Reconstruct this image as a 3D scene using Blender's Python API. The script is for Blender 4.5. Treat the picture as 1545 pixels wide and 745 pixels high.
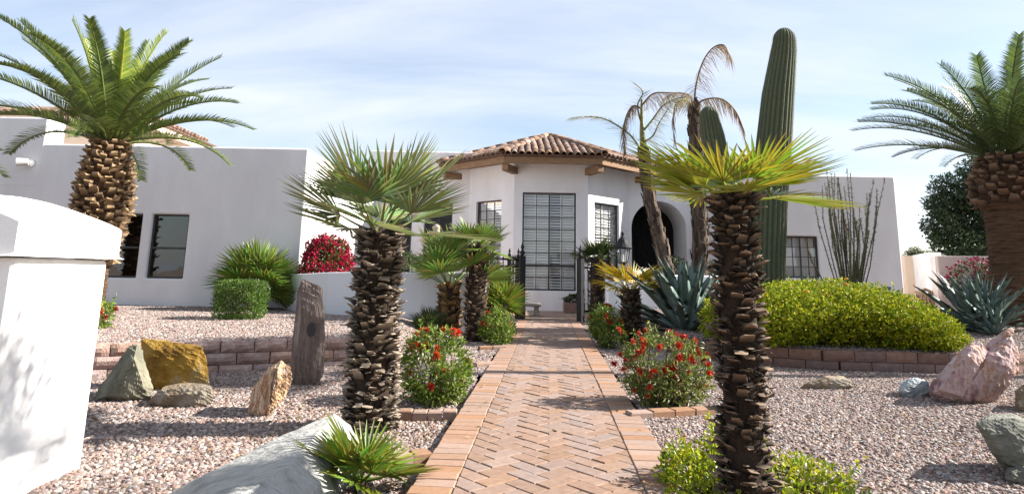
import bpy, bmesh, math, random
import numpy as np
from math import sin, cos, pi, radians
from mathutils import Vector, Matrix, noise

for o in list(bpy.data.objects): bpy.data.objects.remove(o)
SC = bpy.context.scene
COL = SC.collection

# ---------------------------------------------------------------- camera, sky, sun, exposure
EYE = .975
PITCH, ROLL = radians(10.25), radians(1.05)
CAMR = Matrix.Rotation(pi/2+PITCH, 3, 'X') @ Matrix.Rotation(ROLL, 3, 'Z')
cd = bpy.data.cameras.new('camera'); cam = bpy.data.objects.new('camera', cd); COL.objects.link(cam)
cd.sensor_width = 36; cd.lens = 960/1545*36; cd.shift_y = (237-372.5)/1545
cd.clip_start = .05; cd.clip_end = 9000
cam.matrix_world = Matrix.Translation((0, 0, EYE)) @ CAMR.to_4x4()
SC.camera = cam

SUN_EL, SUN_AZ = radians(33), radians(5)          # azimuth measured from +X towards +Y
SDIR = Vector((cos(SUN_EL)*cos(SUN_AZ), cos(SUN_EL)*sin(SUN_AZ), sin(SUN_EL)))
sl = bpy.data.lights.new('sun', 'SUN'); sl.energy = 5; sl.angle = radians(.53); sl.color = (1, .945, .87)
so = bpy.data.objects.new('sun', sl); COL.objects.link(so)
so.rotation_euler = SDIR.to_track_quat('Z', 'Y').to_euler(); so.location = SDIR*30

W = bpy.data.worlds.new('World'); SC.world = W; W.use_nodes = True
nt = W.node_tree; N = nt.nodes; L = nt.links
bg = N['Background']; bg.inputs['Strength'].default_value = .064
sky = N.new('ShaderNodeTexSky'); sky.sky_type = 'NISHITA'; sky.sun_disc = False
sky.sun_elevation = SUN_EL; sky.sun_rotation = pi/2-SUN_AZ
sky.air_density = 1.0; sky.dust_density = .7; sky.ozone_density = 1.2
tc = N.new('ShaderNodeTexCoord')
sep = N.new('ShaderNodeSeparateXYZ'); L.new(tc.outputs['Generated'], sep.inputs[0])
def mth(op, a, b=None):
    n = N.new('ShaderNodeMath'); n.operation = op
    for i, q in enumerate((a, b)):
        if q is None: continue
        if isinstance(q, (int, float)): n.inputs[i].default_value = q
        else: L.new(q, n.inputs[i])
    return n.outputs[0]
den = mth('ADD', mth('MAXIMUM', sep.outputs[2], 0.0), .16)
cmb = N.new('ShaderNodeCombineXYZ')
L.new(mth('DIVIDE', sep.outputs[0], den), cmb.inputs[0]); L.new(mth('DIVIDE', sep.outputs[1], den), cmb.inputs[1])
mp = N.new('ShaderNodeMapping'); mp.inputs['Rotation'].default_value = (0, 0, radians(20)); mp.inputs['Scale'].default_value = (.45, 1.5, 1)
L.new(cmb.outputs[0], mp.inputs[0])
n1 = N.new('ShaderNodeTexNoise'); n1.inputs['Scale'].default_value = 1.1; n1.inputs['Detail'].default_value = 7; n1.inputs['Roughness'].default_value = .55; n1.inputs['Distortion'].default_value = .5
L.new(mp.outputs[0], n1.inputs[0])
cr = N.new('ShaderNodeMapRange'); cr.inputs[1].default_value = .36; cr.inputs[2].default_value = .72; cr.inputs[3].default_value = .22; cr.inputs[4].default_value = .92
L.new(n1.outputs[0], cr.inputs[0])
mx = N.new('ShaderNodeMix'); mx.data_type = 'RGBA'
L.new(cr.outputs[0], mx.inputs[0]); L.new(sky.outputs[0], mx.inputs[6]); mx.inputs[7].default_value = (4.95, 5.25, 5.95, 1)
L.new(mx.outputs[2], bg.inputs[0])

SC.render.engine = 'CYCLES'
SC.view_settings.view_transform = 'Standard'; SC.view_settings.look = 'None'
SC.view_settings.exposure = 1.66; SC.view_settings.gamma = 1

# ---------------------------------------------------------------- helpers
ORG = {}
def ray(px, py): return CAMR @ Vector(((px-772.5)/960, (237-py)/960, -1))
def at(px, py, d):                      # point at distance d from the street seen in that direction
    r = ray(px, py); return Vector((0, 0, EYE)) + r*(d/r.y)
def gr(px, py, z=0):                    # point on the ground at height z
    r = ray(px, py); return Vector((0, 0, EYE)) + r*((z-EYE)/r.z)
rnd = random.Random(7)
def V(*a): return Vector(a)

class MB:
    def __init__(s): s.v = []; s.f = []; s.m = []; s.c = []; s.cc = (1, 1, 1)
    def add(s, vs, fs, m=0, cols=None):
        b = len(s.v); s.v += [tuple(q) for q in vs]; s.f += [tuple(i+b for i in f) for f in fs]; s.m += [m]*len(fs)
        s.c += cols if cols else [s.cc]*len(vs)
    def box(s, x0, x1, y0, y1, z0, z1, m=0):
        s.add([(x0,y0,z0),(x1,y0,z0),(x1,y1,z0),(x0,y1,z0),(x0,y0,z1),(x1,y0,z1),(x1,y1,z1),(x0,y1,z1)],
              [(0,3,2,1),(4,5,6,7),(0,1,5,4),(1,2,6,5),(2,3,7,6),(3,0,4,7)], m)
    def obox(s, O, U, Nn, u0, u1, n0, n1, z0, z1, m=0):   # box in a frame (U along, N out, Z up) at O
        vs = []
        for z in (z0, z1):
            for (u, n) in ((u0,n0),(u1,n0),(u1,n1),(u0,n1)):
                vs.append(O + U*u + Nn*n + V(0,0,z))
        s.add(vs, [(0,3,2,1),(4,5,6,7),(0,1,5,4),(1,2,6,5),(2,3,7,6),(3,0,4,7)], m)
    def tube(s, pts, rad, n=8, m=0, cap=True):
        pts = [Vector(p) for p in pts]
        if not isinstance(rad, (list, tuple)): rad = [rad]*len(pts)
        vs = []; fs = []
        for i, p in enumerate(pts):
            t = (pts[min(i+1, len(pts)-1)] - pts[max(i-1, 0)]).normalized()
            a = t.cross(V(.13, .97, .2)).normalized() if abs(t.y) < .9 else t.cross(V(1,0,0)).normalized()
            b = t.cross(a)
            for k in range(n):
                th = 2*pi*k/n; vs.append(p + (a*cos(th)+b*sin(th))*rad[i])
        for i in range(len(pts)-1):
            for k in range(n):
                k2 = (k+1) % n
                fs.append((i*n+k, i*n+k2, (i+1)*n+k2, (i+1)*n+k))
        if cap: fs.append(tuple(range(n))[::-1]); fs.append(tuple((len(pts)-1)*n+k for k in range(n)))
        s.add(vs, fs, m)
    def lathe(s, prof, n=16, c=(0,0,0), m=0):
        vs = []; fs = []; c = Vector(c)
        for (r, z) in prof:
            for k in range(n):
                th = 2*pi*k/n; vs.append(c + V(r*cos(th), r*sin(th), z))
        for i in range(len(prof)-1):
            for k in range(n):
                k2 = (k+1) % n; fs.append((i*n+k, i*n+k2, (i+1)*n+k2, (i+1)*n+k))
        fs.append(tuple(range(n))[::-1]); fs.append(tuple((len(prof)-1)*n+k for k in range(n)))
        s.add(vs, fs, m)

def mesh(name, mb, mats, smooth=False, org=None, col=False):
    me = bpy.data.meshes.new(name)
    o = org or (0,0,0)
    me.from_pydata([(a-o[0], b-o[1], c-o[2]) for a, b, c in mb.v], [], mb.f)
    if not isinstance(mats, (list, tuple)): mats = [mats]
    for m in mats: me.materials.append(m)
    if len(mats) > 1: me.polygons.foreach_set('material_index', mb.m)
    if smooth: me.polygons.foreach_set('use_smooth', [True]*len(me.polygons))
    if col:
        at_ = me.attributes.new('Col', 'FLOAT_COLOR', 'POINT')
        at_.data.foreach_set('color', np.concatenate([np.array(mb.c, float).reshape(-1,3), np.ones((len(mb.c),1))], 1).ravel())
    me.update(); return me
def link(name, data, parent=None, loc=None):
    o = bpy.data.objects.new(name, data); COL.objects.link(o)
    if parent is not None:
        o.parent = parent; ORG[o] = ORG[parent]
    else: ORG[o] = Vector(loc if loc is not None else (0,0,0)); o.location = ORG[o]
    return o
def part(name, mb, mats, parent, smooth=False, col=False, bevel=0, label=None, stuff=False):
    o = link(name, mesh(name, mb, mats, smooth, ORG[parent], col), parent)
    if bevel: bev(o, bevel)
    if label: o['label'] = label
    if stuff: o['kind'] = 'stuff'
    return o
def bev(o, w, seg=2):
    m = o.modifiers.new('bevel', 'BEVEL'); m.width = w; m.segments = seg; m.limit_method = 'ANGLE'; m.angle_limit = radians(40)
def tag(o, label, cat=None, group=None):
    o['label'] = label
    if cat: o['category'] = cat
    if group: o['group'] = group
    return o
def thing(name, label, cat, loc, group=None):
    return tag(link(name, None, None, loc), label, cat, group)
def solid(name, mb, mats, label, cat, loc, group=None, **k):
    sm = k.pop('smooth', False); co = k.pop('col', False)
    o = link(name, mesh(name, mb, mats, sm, loc, co), None, loc)
    if k.get('bevel'): bev(o, k['bevel'])
    return tag(o, label, cat, group)
def struct(name, mb, mats, smooth=False, label=None, kind='structure'):
    o = link(name, mesh(name, mb, mats, smooth)); o['kind'] = kind
    if label: o['label'] = label
    return o
def inst(name, me, parent, M):          # one more copy of a shared piece, M in world space
    o = bpy.data.objects.new(name, me); COL.objects.link(o); o.parent = parent
    o.matrix_basis = Matrix.Translation(-ORG[parent]) @ M
    ORG[o] = ORG[parent]
    return o
def frame(o, x, y, z, s=1):
    M = Matrix.Identity(4)
    for i, a in enumerate((x, y, z)):
        for r in range(3): M[r][i] = a[r]*(s if isinstance(s, (int, float)) else s[i])
    M.translation = o; return M

# ---------------------------------------------------------------- materials
def mat(name, cols, scale=6, rough=.85, bump=0, bscale=60, detail=6, rv=0, hue=0, spec=.3, stretch=(1,1,1), metal=0, attr=False, transl=0, dist=.01, wave=None, k_=None):
    kc = k_ or (1 if any(w in name for w in ('stucco','shutter','lamp_h')) else .6)
    cols = [tuple(x*kc for x in q) for q in cols]
    m = bpy.data.materials.new(name); m.use_nodes = True; t = m.node_tree; n = t.nodes; l = t.links
    b = n['Principled BSDF']; b.inputs['Roughness'].default_value = rough; b.inputs['Specular IOR Level'].default_value = spec; b.inputs['Metallic'].default_value = metal
    tcn = n.new('ShaderNodeTexCoord'); mpn = n.new('ShaderNodeMapping'); mpn.inputs['Scale'].default_value = stretch
    l.new(tcn.outputs['Object'], mpn.inputs[0]); co = mpn.outputs[0]
    oi = n.new('ShaderNodeObjectInfo')
    if rv or hue:
        ad = n.new('ShaderNodeVectorMath'); ad.operation = 'ADD'; sc = n.new('ShaderNodeVectorMath'); sc.operation = 'SCALE'; sc.inputs['Scale'].default_value = 40
        cx = n.new('ShaderNodeCombineXYZ'); l.new(oi.outputs['Random'], cx.inputs[0]); l.new(oi.outputs['Random'], cx.inputs[1]); l.new(cx.outputs[0], sc.inputs[0])
        l.new(co, ad.inputs[0]); l.new(sc.outputs[0], ad.inputs[1]); co = ad.outputs[0]
    if attr:
        a = n.new('ShaderNodeAttribute'); a.attribute_name = 'Col'; c = a.outputs['Color']
        nz = n.new('ShaderNodeTexNoise'); nz.inputs['Scale'].default_value = scale; l.new(co, nz.inputs[0])
        mr = n.new('ShaderNodeMapRange'); mr.inputs[3].default_value = .72*kc; mr.inputs[4].default_value = 1.28*kc; l.new(nz.outputs[0], mr.inputs[0])
        mm = n.new('ShaderNodeVectorMath'); mm.operation = 'SCALE'; l.new(c, mm.inputs[0]); l.new(mr.outputs[0], mm.inputs['Scale']); c = mm.outputs[0]
    else:
        if wave:
            nz = n.new('ShaderNodeTexWave'); nz.inputs['Scale'].default_value = scale; nz.inputs['Distortion'].default_value = wave; nz.inputs['Detail'].default_value = 4; nz.inputs['Detail Scale'].default_value = 1.5
        else:
            nz = n.new('ShaderNodeTexNoise'); nz.inputs['Scale'].default_value = scale; nz.inputs['Detail'].default_value = detail; nz.inputs['Roughness'].default_value = .62
        l.new(co, nz.inputs[0])
        rp = n.new('ShaderNodeValToRGB'); el = rp.color_ramp.elements
        k = len(cols)
        lo, hi = (.1, .9) if wave else (.33, .67)
        for i, q in enumerate(cols):
            pos = lo+(hi-lo)*i/max(1, k-1)
            e = el[i] if i < 2 else el.new(pos)
            e.position = pos; e.color = (*q, 1)
        if k == 1: el[1].position = 1; el[1].color = (*cols[0], 1)
        l.new(nz.outputs[0 if not wave else 1], rp.inputs[0]); c = rp.outputs[0]
    if rv or hue:
        hs = n.new('ShaderNodeHueSaturation'); l.new(c, hs.inputs['Color'])
        mr = n.new('ShaderNodeMapRange'); mr.inputs[3].default_value = 1-rv; mr.inputs[4].default_value = 1+rv; l.new(oi.outputs['Random'], mr.inputs[0]); l.new(mr.outputs[0], hs.inputs['Value'])
        if hue:
            w = n.new('ShaderNodeTexWhiteNoise'); w.noise_dimensions = '1D'; l.new(oi.outputs['Random'], w.inputs['W'])
            m2 = n.new('ShaderNodeMapRange'); m2.inputs[3].default_value = .5-hue; m2.inputs[4].default_value = .5+hue; l.new(w.outputs[0], m2.inputs[0]); l.new(m2.outputs[0], hs.inputs['Hue'])
            m3 = n.new('ShaderNodeMapRange'); m3.inputs[3].default_value = .7; m3.inputs[4].default_value = 1.2; l.new(w.outputs[0], m3.inputs[0]); l.new(m3.outputs[0], hs.inputs['Saturation'])
        c = hs.outputs[0]
    l.new(c, b.inputs['Base Color'])
    if bump:
        bn = n.new('ShaderNodeTexNoise'); bn.inputs['Scale'].default_value = bscale; bn.inputs['Detail'].default_value = 8; l.new(co, bn.inputs[0])
        bp = n.new('ShaderNodeBump'); bp.inputs['Strength'].default_value = bump; bp.inputs['Distance'].default_value = dist
        l.new(bn.outputs[0], bp.inputs['Height']); l.new(bp.outputs[0], b.inputs['Normal'])
    if transl:
        tr = n.new('ShaderNodeBsdfTranslucent'); l.new(c, tr.inputs[0])
        ms = n.new('ShaderNodeMixShader'); ms.inputs[0].default_value = transl
        l.new(b.outputs[0], ms.inputs[1]); l.new(tr.outputs[0], ms.inputs[2]); l.new(ms.outputs[0], n['Material Output'].inputs[0])
    return m

M_ST = mat('stucco', [(.63,.61,.612),(.68,.665,.67),(.73,.715,.718)], 1.3, .92, .5, 42, stretch=(1,1,.35), dist=.008)
M_STW = mat('white_stucco', [(.74,.72,.69),(.82,.805,.785),(.84,.825,.80)], 2.2, .92, .6, 38, dist=.006)
M_STP = mat('peach_stucco', [(.70,.55,.42),(.75,.60,.47)], .9, .92, .3, 60, dist=.006)
M_STM = mat('mauve_stucco', [(.33,.27,.255),(.39,.32,.30)], .9, .92, .3, 60, dist=.006)
M_STB = mat('bluewhite_stucco', [(.66,.67,.70),(.72,.73,.75)], .9, .92, .3, 60, dist=.006)
M_WOOD = mat('fascia_wood', [(.30,.17,.09),(.42,.26,.15)], 5, .8, .3, 40, stretch=(1,1,4))
M_TILE = mat('clay_tile', [(.17,.092,.065),(.31,.185,.13),(.47,.35,.26)], 5, .85, .4, 50, rv=.38, hue=.008)
M_TILEU = mat('clay_underlay', [(.16,.09,.06),(.24,.14,.10)], 5, .9)
M_IRON = mat('black_iron', [(.014,.014,.016),(.024,.024,.026)], 9, .6, .1, 60, spec=.2)
M_FRAME = mat('dark_frame', [(.03,.03,.033),(.05,.05,.052)], 9, .45, spec=.5)
M_BLIND = mat('white_shutter', [(.72,.71,.68),(.78,.77,.74)], 2, .6)
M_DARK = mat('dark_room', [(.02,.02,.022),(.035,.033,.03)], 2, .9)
M_SCREEN = mat('dark_screen', [(.022,.022,.026),(.03,.03,.034)], 30, .6)
M_BORD = mat('border_brick', [(.39,.23,.15),(.43,.26,.172),(.47,.29,.20)], 30, .9, .35, 160, rv=.10, hue=.003, dist=.004)
M_HERR = mat('paver_brick', [(.32,.205,.15),(.37,.245,.185),(.41,.285,.22)], 22, .9, .35, 150, rv=.085, hue=.005, dist=.004)
M_SAND = mat('joint_sand', [(.26,.19,.13),(.42,.33,.24)], 40, .95, .4, 200)
M_SOIL = mat('garden_soil', [(.16,.11,.075),(.30,.22,.15)], 12, .95, .8, 90, dist=.02)
M_GBASE = mat('gravel_bed', [(.13,.095,.08),(.22,.165,.14),(.30,.24,.21)], 45, .95, 1, 70, dist=.02)
M_EARTH = mat('desert_earth', [(.30,.23,.18),(.40,.32,.26)], 2, .95, .6, 30)
M_BLOCK = mat('wall_block', [(.42,.26,.21),(.56,.37,.31),(.66,.50,.43)], 14, .92, .9, 60, rv=.16, hue=.01, dist=.012)
M_BLOCK2 = mat('planter_brick', [(.27,.155,.125),(.37,.225,.18)], 14, .92, .7, 70, rv=.18, hue=.01, dist=.01)
M_CONC = mat('concrete', [(.42,.36,.30),(.52,.46,.39)], 9, .9, .5, 70)
M_LEAF = mat('leaf', [(.1,.1,.1)], 9, .45, attr=True, transl=.32, spec=.4, rv=.12)
M_FAN = mat('fan_leaf', [(.1,.1,.1)], 6, .42, attr=True, transl=.28, spec=.45, rv=.15)
M_DATE = mat('date_leaf', [(.1,.1,.1)], 6, .4, attr=True, transl=.3, spec=.5, rv=.15)
M_DRY = mat('dry_frond', [(.1,.1,.1)], 6, .8, attr=True, transl=.3, rv=.15)
M_STUB = mat('leaf_stub', [(.1,.1,.1)], 35, .9, .6, 120, attr=True, rv=.35, dist=.004)
M_FIB = mat('palm_fibre', [(.035,.022,.014),(.075,.048,.03)], 20, .95, .8, 80, stretch=(1,1,.3))
M_TRUNKD = mat('date_trunk', [(.10,.055,.03),(.20,.115,.065)], 10, .95, 1, 30, stretch=(.4,.4,4), dist=.02)
M_BARK = mat('peeling_bark', [(.045,.033,.027),(.13,.095,.07),(.30,.22,.16)], 7, .95, 1, 25, stretch=(1.6,1.6,.35), dist=.02)
M_TWIG = mat('twig', [(.12,.085,.055),(.22,.16,.11)], 12, .9)
M_RED = mat('red_flower', [(.60,.03,.015),(.85,.09,.03)], 30, .6, transl=.2, rv=.25)
M_MAG = mat('magenta_bract', [(.1,.1,.1)], 8, .6, attr=True, transl=.3)
M_YEL = mat('yellow_flower', [(.75,.33,.02),(.8,.5,.03)], 60, .6, rv=.2, transl=.2)
M_AGAVE = mat('agave_leaf', [(.12,.18,.155),(.19,.265,.23)], 3, .5, .15, 30, rv=.12, stretch=(.3,3,3), spec=.4)
M_CACT = mat('cactus_skin', [(.1,.1,.1)], 14, .75, .3, 60, attr=True)
M_SPINE = mat('cactus_spine', [(.40,.33,.24)], 5, .8)
M_OCO = mat('ocotillo_stem', [(.10,.115,.05),(.19,.17,.10)], 14, .85)

# ---------------------------------------------------------------- ground, gravel
g = MB(); g.add([(-3000,-200,-.12),(3000,-200,-.12),(3000,5000,-.12),(-3000,5000,-.12)], [(0,1,2,3)])
struct('ground', g, M_EARTH)

def zl(x, y):      # left gravel: lower bed, then the terrace behind the block wall
    return -.055 + .035*max(0, min(1, (y-4.5)/2.5)) + .02*noise.noise(V(x*.9, y*.9, 0))
def zt(x, y):      # terrace on the left falls away to the path
    t = max(0, min(1, (x+1.75)/1.0)); t = t*t*(3-2*t)
    return (.25*(1-t) - .03*t) + .015*noise.noise(V(x*.8, y*.8, 3))
def zr(x, y): return -.03 + .02*noise.noise(V(x*.9, y*.9, 7))
def zrt(x, y): return .19 + .02*max(0, y-8) + .02*noise.noise(V(x*.9, y*.9, 9))

PEB = []
pc = bpy.data.collections.new('pebbles')
for i, c in enumerate([(.47,.355,.30),(.40,.27,.23),(.54,.45,.40),(.33,.235,.205),(.60,.53,.48),(.40,.355,.345),(.50,.36,.275),(.27,.20,.18)]):
    m = mat('pebble_stone', [tuple(q*.85 for q in c), tuple(min(1, q*1.12) for q in c)], 60, .9, rv=.22)
    bm = bmesh.new(); bmesh.ops.create_icosphere(bm, subdivisions=1, radius=.011)
    for v in bm.verts:
        v.co *= 1+rnd.uniform(-.28, .28); v.co.z *= .72; v.co.x *= 1.2
    me = bpy.data.meshes.new('pebble'); bm.to_mesh(me); bm.free(); me.materials.append(m)
    pc.objects.link(bpy.data.objects.new('pebble', me))
def gravel_gn(density, smin, smax, seed):
    t = bpy.data.node_groups.new('gravel', 'GeometryNodeTree')
    t.interface.new_socket('Geometry', in_out='INPUT', socket_type='NodeSocketGeometry'); t.interface.new_socket('Geometry', in_out='OUTPUT', socket_type='NodeSocketGeometry')
    n = t.nodes; l = t.links
    gi = n.new('NodeGroupInput'); go = n.new('NodeGroupOutput')
    dp = n.new('GeometryNodeDistributePointsOnFaces'); dp.inputs['Density'].default_value = density; dp.inputs['Seed'].default_value = seed
    ip = n.new('GeometryNodeInstanceOnPoints'); ci = n.new('GeometryNodeCollectionInfo'); ci.inputs[0].default_value = pc; ci.inputs['Separate Children'].default_value = True; ci.inputs['Reset Children'].default_value = True
    rr = n.new('FunctionNodeRandomValue'); rr.data_type = 'FLOAT_VECTOR'; rr.inputs[0].default_value = (-.6,-.6,0); rr.inputs[1].default_value = (.6,.6,6.28)
    rs = n.new('FunctionNodeRandomValue'); rs.data_type = 'FLOAT'; rs.inputs[2].default_value = smin; rs.inputs[3].default_value = smax; rs.inputs['Seed'].default_value = 5
    ip.inputs['Pick Instance'].default_value = True
    jg = n.new('GeometryNodeJoinGeometry')
    l.new(gi.outputs[0], dp.inputs[0]); l.new(dp.outputs[0], ip.inputs[0]); l.new(ci.outputs[0], ip.inputs['Instance'])
    l.new(rr.outputs[0], ip.inputs['Rotation']); l.new(rs.outputs[1], ip.inputs['Scale'])
    l.new(ip.outputs[0], jg.inputs[0]); l.new(gi.outputs[0], jg.inputs[0]); l.new(jg.outputs[0], go.inputs[0])
    return t
def pathx(y): return .012 + .0600*y
PW = .64
def sheet(name, inside, zf, x0, x1, y0, y1, st, mt, label, dens, smin, smax, seed):
    mb = MB(); idx = {}
    nx = int((x1-x0)/st); ny = int((y1-y0)/st)
    def vid(i, j):
        if (i, j) not in idx:
            x = x0+i*st; y = y0+j*st; idx[(i, j)] = len(mb.v); mb.v.append((x, y, zf(x, y))); mb.c.append((1,1,1))
        return idx[(i, j)]
    for i in range(nx):
        for j in range(ny):
            if inside(x0+(i+.5)*st, y0+(j+.5)*st):
                mb.f.append((vid(i,j), vid(i+1,j), vid(i+1,j+1), vid(i,j+1))); mb.m.append(0)
    o = struct(name, mb, mt, True, label, 'stuff')
    md = o.modifiers.new('pebbles', 'NODES'); md.node_group = gravel_gn(dens, smin, smax, seed)
    return o
# line of the block wall on the left and of the planter wall on the right
WLA, WLB = V(-3.95, 6.05, 0), V(-1.28, 7.2, 0)
def wl_y(x): return WLA.y + (WLB.y-WLA.y)*(x-WLA.x)/(WLB.x-WLA.x)
PR = [V(2.15, 9.6, 0), V(2.2, 8.6, 0), V(2.75, 7.75, 0), V(3.6, 7.35, 0), V(5.35, 7.25, 0), V(6.4, 7.6, 0), V(8.6, 8.3, 0)]
def pr_y(x):
    if x < PR[1].x: return 1e3
    for a, b in zip(PR[1:], PR[2:]):
        if a.x <= x <= b.x: return a.y+(b.y-a.y)*(x-a.x)/(b.x-a.x)
    return 8.3
sheet('gravel', lambda x, y: x < pathx(y)-PW-.01 and y < wl_y(x)+.03, zl, -6.0, .4, 1.2, 8.2, .1, M_GBASE, 'pinkish crushed gravel in the lower bed around the standing stones', 2700, .55, 1.55, 1)
sheet('gravel', lambda x, y: x < pathx(y)-PW-.01 and y >= wl_y(x)+.03, zt, -9.5, .5, 3.0, 14.2, .1, M_GBASE, 'pale gravel on the raised terrace below the left wing', 1700, .75, 1.75, 2)
sheet('gravel', lambda x, y: x > pathx(y)+PW+.01 and y < pr_y(x)-.02, zr, .5, 9.0, 1.2, 14.2, .1, M_GBASE, 'mauve gravel in the open bed right of the brick path', 2600, .55, 1.5, 3)
sheet('gravel', lambda x, y: y >= pr_y(x)+.03, zrt, 2.1, 13.0, 7.2, 14.9, .1, M_GBASE, 'gravel on the raised planter behind the hedge wall', 900, .8, 1.8, 4)
mb = MB(); mb.add([(-6,13.7,-.012),(10,13.7,-.012),(10,19.5,-.012),(-6,19.5,-.012)], [(0,1,2,3)])
struct('courtyard_floor', mb, mat('courtyard_paving', [(.40,.27,.20),(.52,.38,.30)], 6, .9, .6, 50))

# ---------------------------------------------------------------- brick path
PU = V(.0600, 1, 0).normalized(); PX = V(PU.y, -PU.x, 0)          # along, across
mb = MB(); PO = V(.012, 0, 0)
def pp(u, s, z): return PO + PU*s + PX*u + V(0,0,z)
mb.add([pp(-PW,.8,-.009), pp(PW,.8,-.009), pp(PW,14.6,-.009), pp(-PW,14.6,-.009), pp(-PW,.8,-.11), pp(PW,.8,-.11), pp(PW,14.6,-.11), pp(-PW,14.6,-.11)],
       [(0,1,2,3),(0,4,5,1),(1,5,6,2),(2,6,7,3),(3,7,4,0)])
path = struct('path', mb, M_SAND, label='herringbone brick path with a soldier border leading to the gate')
def prism(poly, z0, z1, ch=.004):
    n = len(poly); c = sum((Vector(p) for p in poly), V(0,0))/n
    m = MB(); ins = []
    for p in poly:
        d = (c-Vector(p)); ins.append(Vector(p)+d.normalized()*ch*1.3)
    m.add([(p[0],p[1],z0) for p in poly]+[(p[0],p[1],z1-ch) for p in poly]+[(p[0],p[1],z1) for p in ins],
          [tuple(range(2*n,3*n))]+[(i,(i+1)%n,n+(i+1)%n,n+i) for i in range(n)]+[(n+i,n+(i+1)%n,2*n+(i+1)%n,2*n+i) for i in range(n)])
    return m
def brect(l, w): return [V(-l/2,-w/2), V(l/2,-w/2), V(l/2,w/2), V(-l/2,w/2)]
bord = [mesh('border_brick', prism(brect(.197+rnd.uniform(-.003,.003), .1045+rnd.uniform(-.002,.001)), -.05, 0), M_BORD) for _ in range(4)]
for k in range(int(13.4/.107)):
    s = 1.15+k*.107
    for sd in (-1, 1):
        u = sd*(PW-.1)+rnd.uniform(-.003,.003)
        p = pp(u, s, rnd.uniform(-.0015,.0025)); a = rnd.uniform(-.008,.008)
        M = frame(p, (PX*cos(a)+PU*sin(a)), (PU*cos(a)-PX*sin(a)), V(0,0,1)) @ Matrix.Rotation(rnd.uniform(-.008,.008),4,'X') @ Matrix.Rotation(rnd.uniform(-.008,.008),4,'Y')
        inst('border_brick', rnd.choice(bord), path, M)
def clip(poly, lim):
    for sgn in (1, -1):
        out = []
        for i in range(len(poly)):
            a, b = poly[i], poly[(i+1)%len(poly)]
            ia, ib = sgn*a.x <= lim, sgn*b.x <= lim
            if ia: out.append(a)
            if ia != ib: out.append(a+(b-a)*((sgn*lim-a.x)/(b.x-a.x)))
        poly = out
        if len(poly) < 3: return []
    return poly
w = .1025; gap = .006; LIM = PW-.203
full = [mesh('brick', prism(brect(2*w-gap-rnd.uniform(0,.002), w-gap-rnd.uniform(0,.003)), -.05, 0), M_HERR) for _ in range(5)]
hb = []
c45 = cos(pi/4)
for i in range(-160, 170):
    for j in range(-160, 170):
        k = (i-j) % 4
        if k == 0: cx_, cy_, vert = (i+1)*w, (j+.5)*w, False
        elif k == 3: cx_, cy_, vert = (i+.5)*w, (j+1)*w, True
        else: continue
        u = (cx_-cy_)*c45; s = (cx_+cy_)*c45+7.5
        if abs(u) > LIM+.1 or s < 1.15 or s > 14.4: continue
        hb.append((s, u, vert))
hb.sort()
rest = MB()
for q, (s, u, vert) in enumerate(hb):
    ang = (pi/4 if not vert else 3*pi/4) + rnd.uniform(-.012,.012)
    R2 = Matrix.Rotation(ang, 2)
    poly = [R2 @ p for p in brect(2*w-gap, w-gap)]
    cut = clip([p+V(u,0) for p in poly], LIM)
    if len(cut) < 3: continue
    isfull = all(abs(p.x+u) <= LIM for p in poly)
    area = abs(sum(cut[i].x*cut[(i+1)%len(cut)].y-cut[(i+1)%len(cut)].x*cut[i].y for i in range(len(cut))))/2
    if area < .0015: continue
    zz = rnd.uniform(-.0035,.003)
    if q < 300:
        if isfull:
            X = PX*cos(ang)+PU*sin(ang); Y = PU*cos(ang)-PX*sin(ang)
            M = frame(pp(u, s, zz), X, Y, V(0,0,1)) @ Matrix.Rotation(rnd.uniform(-.02,.02),4,'X') @ Matrix.Rotation(rnd.uniform(-.012,.012),4,'Y')
            inst('brick', rnd.choice(full), path, M)
        else:
            c = sum(cut, V(0,0))/len(cut)
            me = mesh('brick', prism([p-c for p in cut], -.05, 0), M_HERR)
            inst('brick', me, path, frame(pp(c.x, s+c.y, zz), PX, PU, V(0,0,1)))
    else:
        m = prism(cut, -.05, zz)
        rest.add([pp(p[0], s+p[1], p[2]) for p in m.v], m.f)
part('brick', rest, M_HERR, path, stuff=True)

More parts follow.
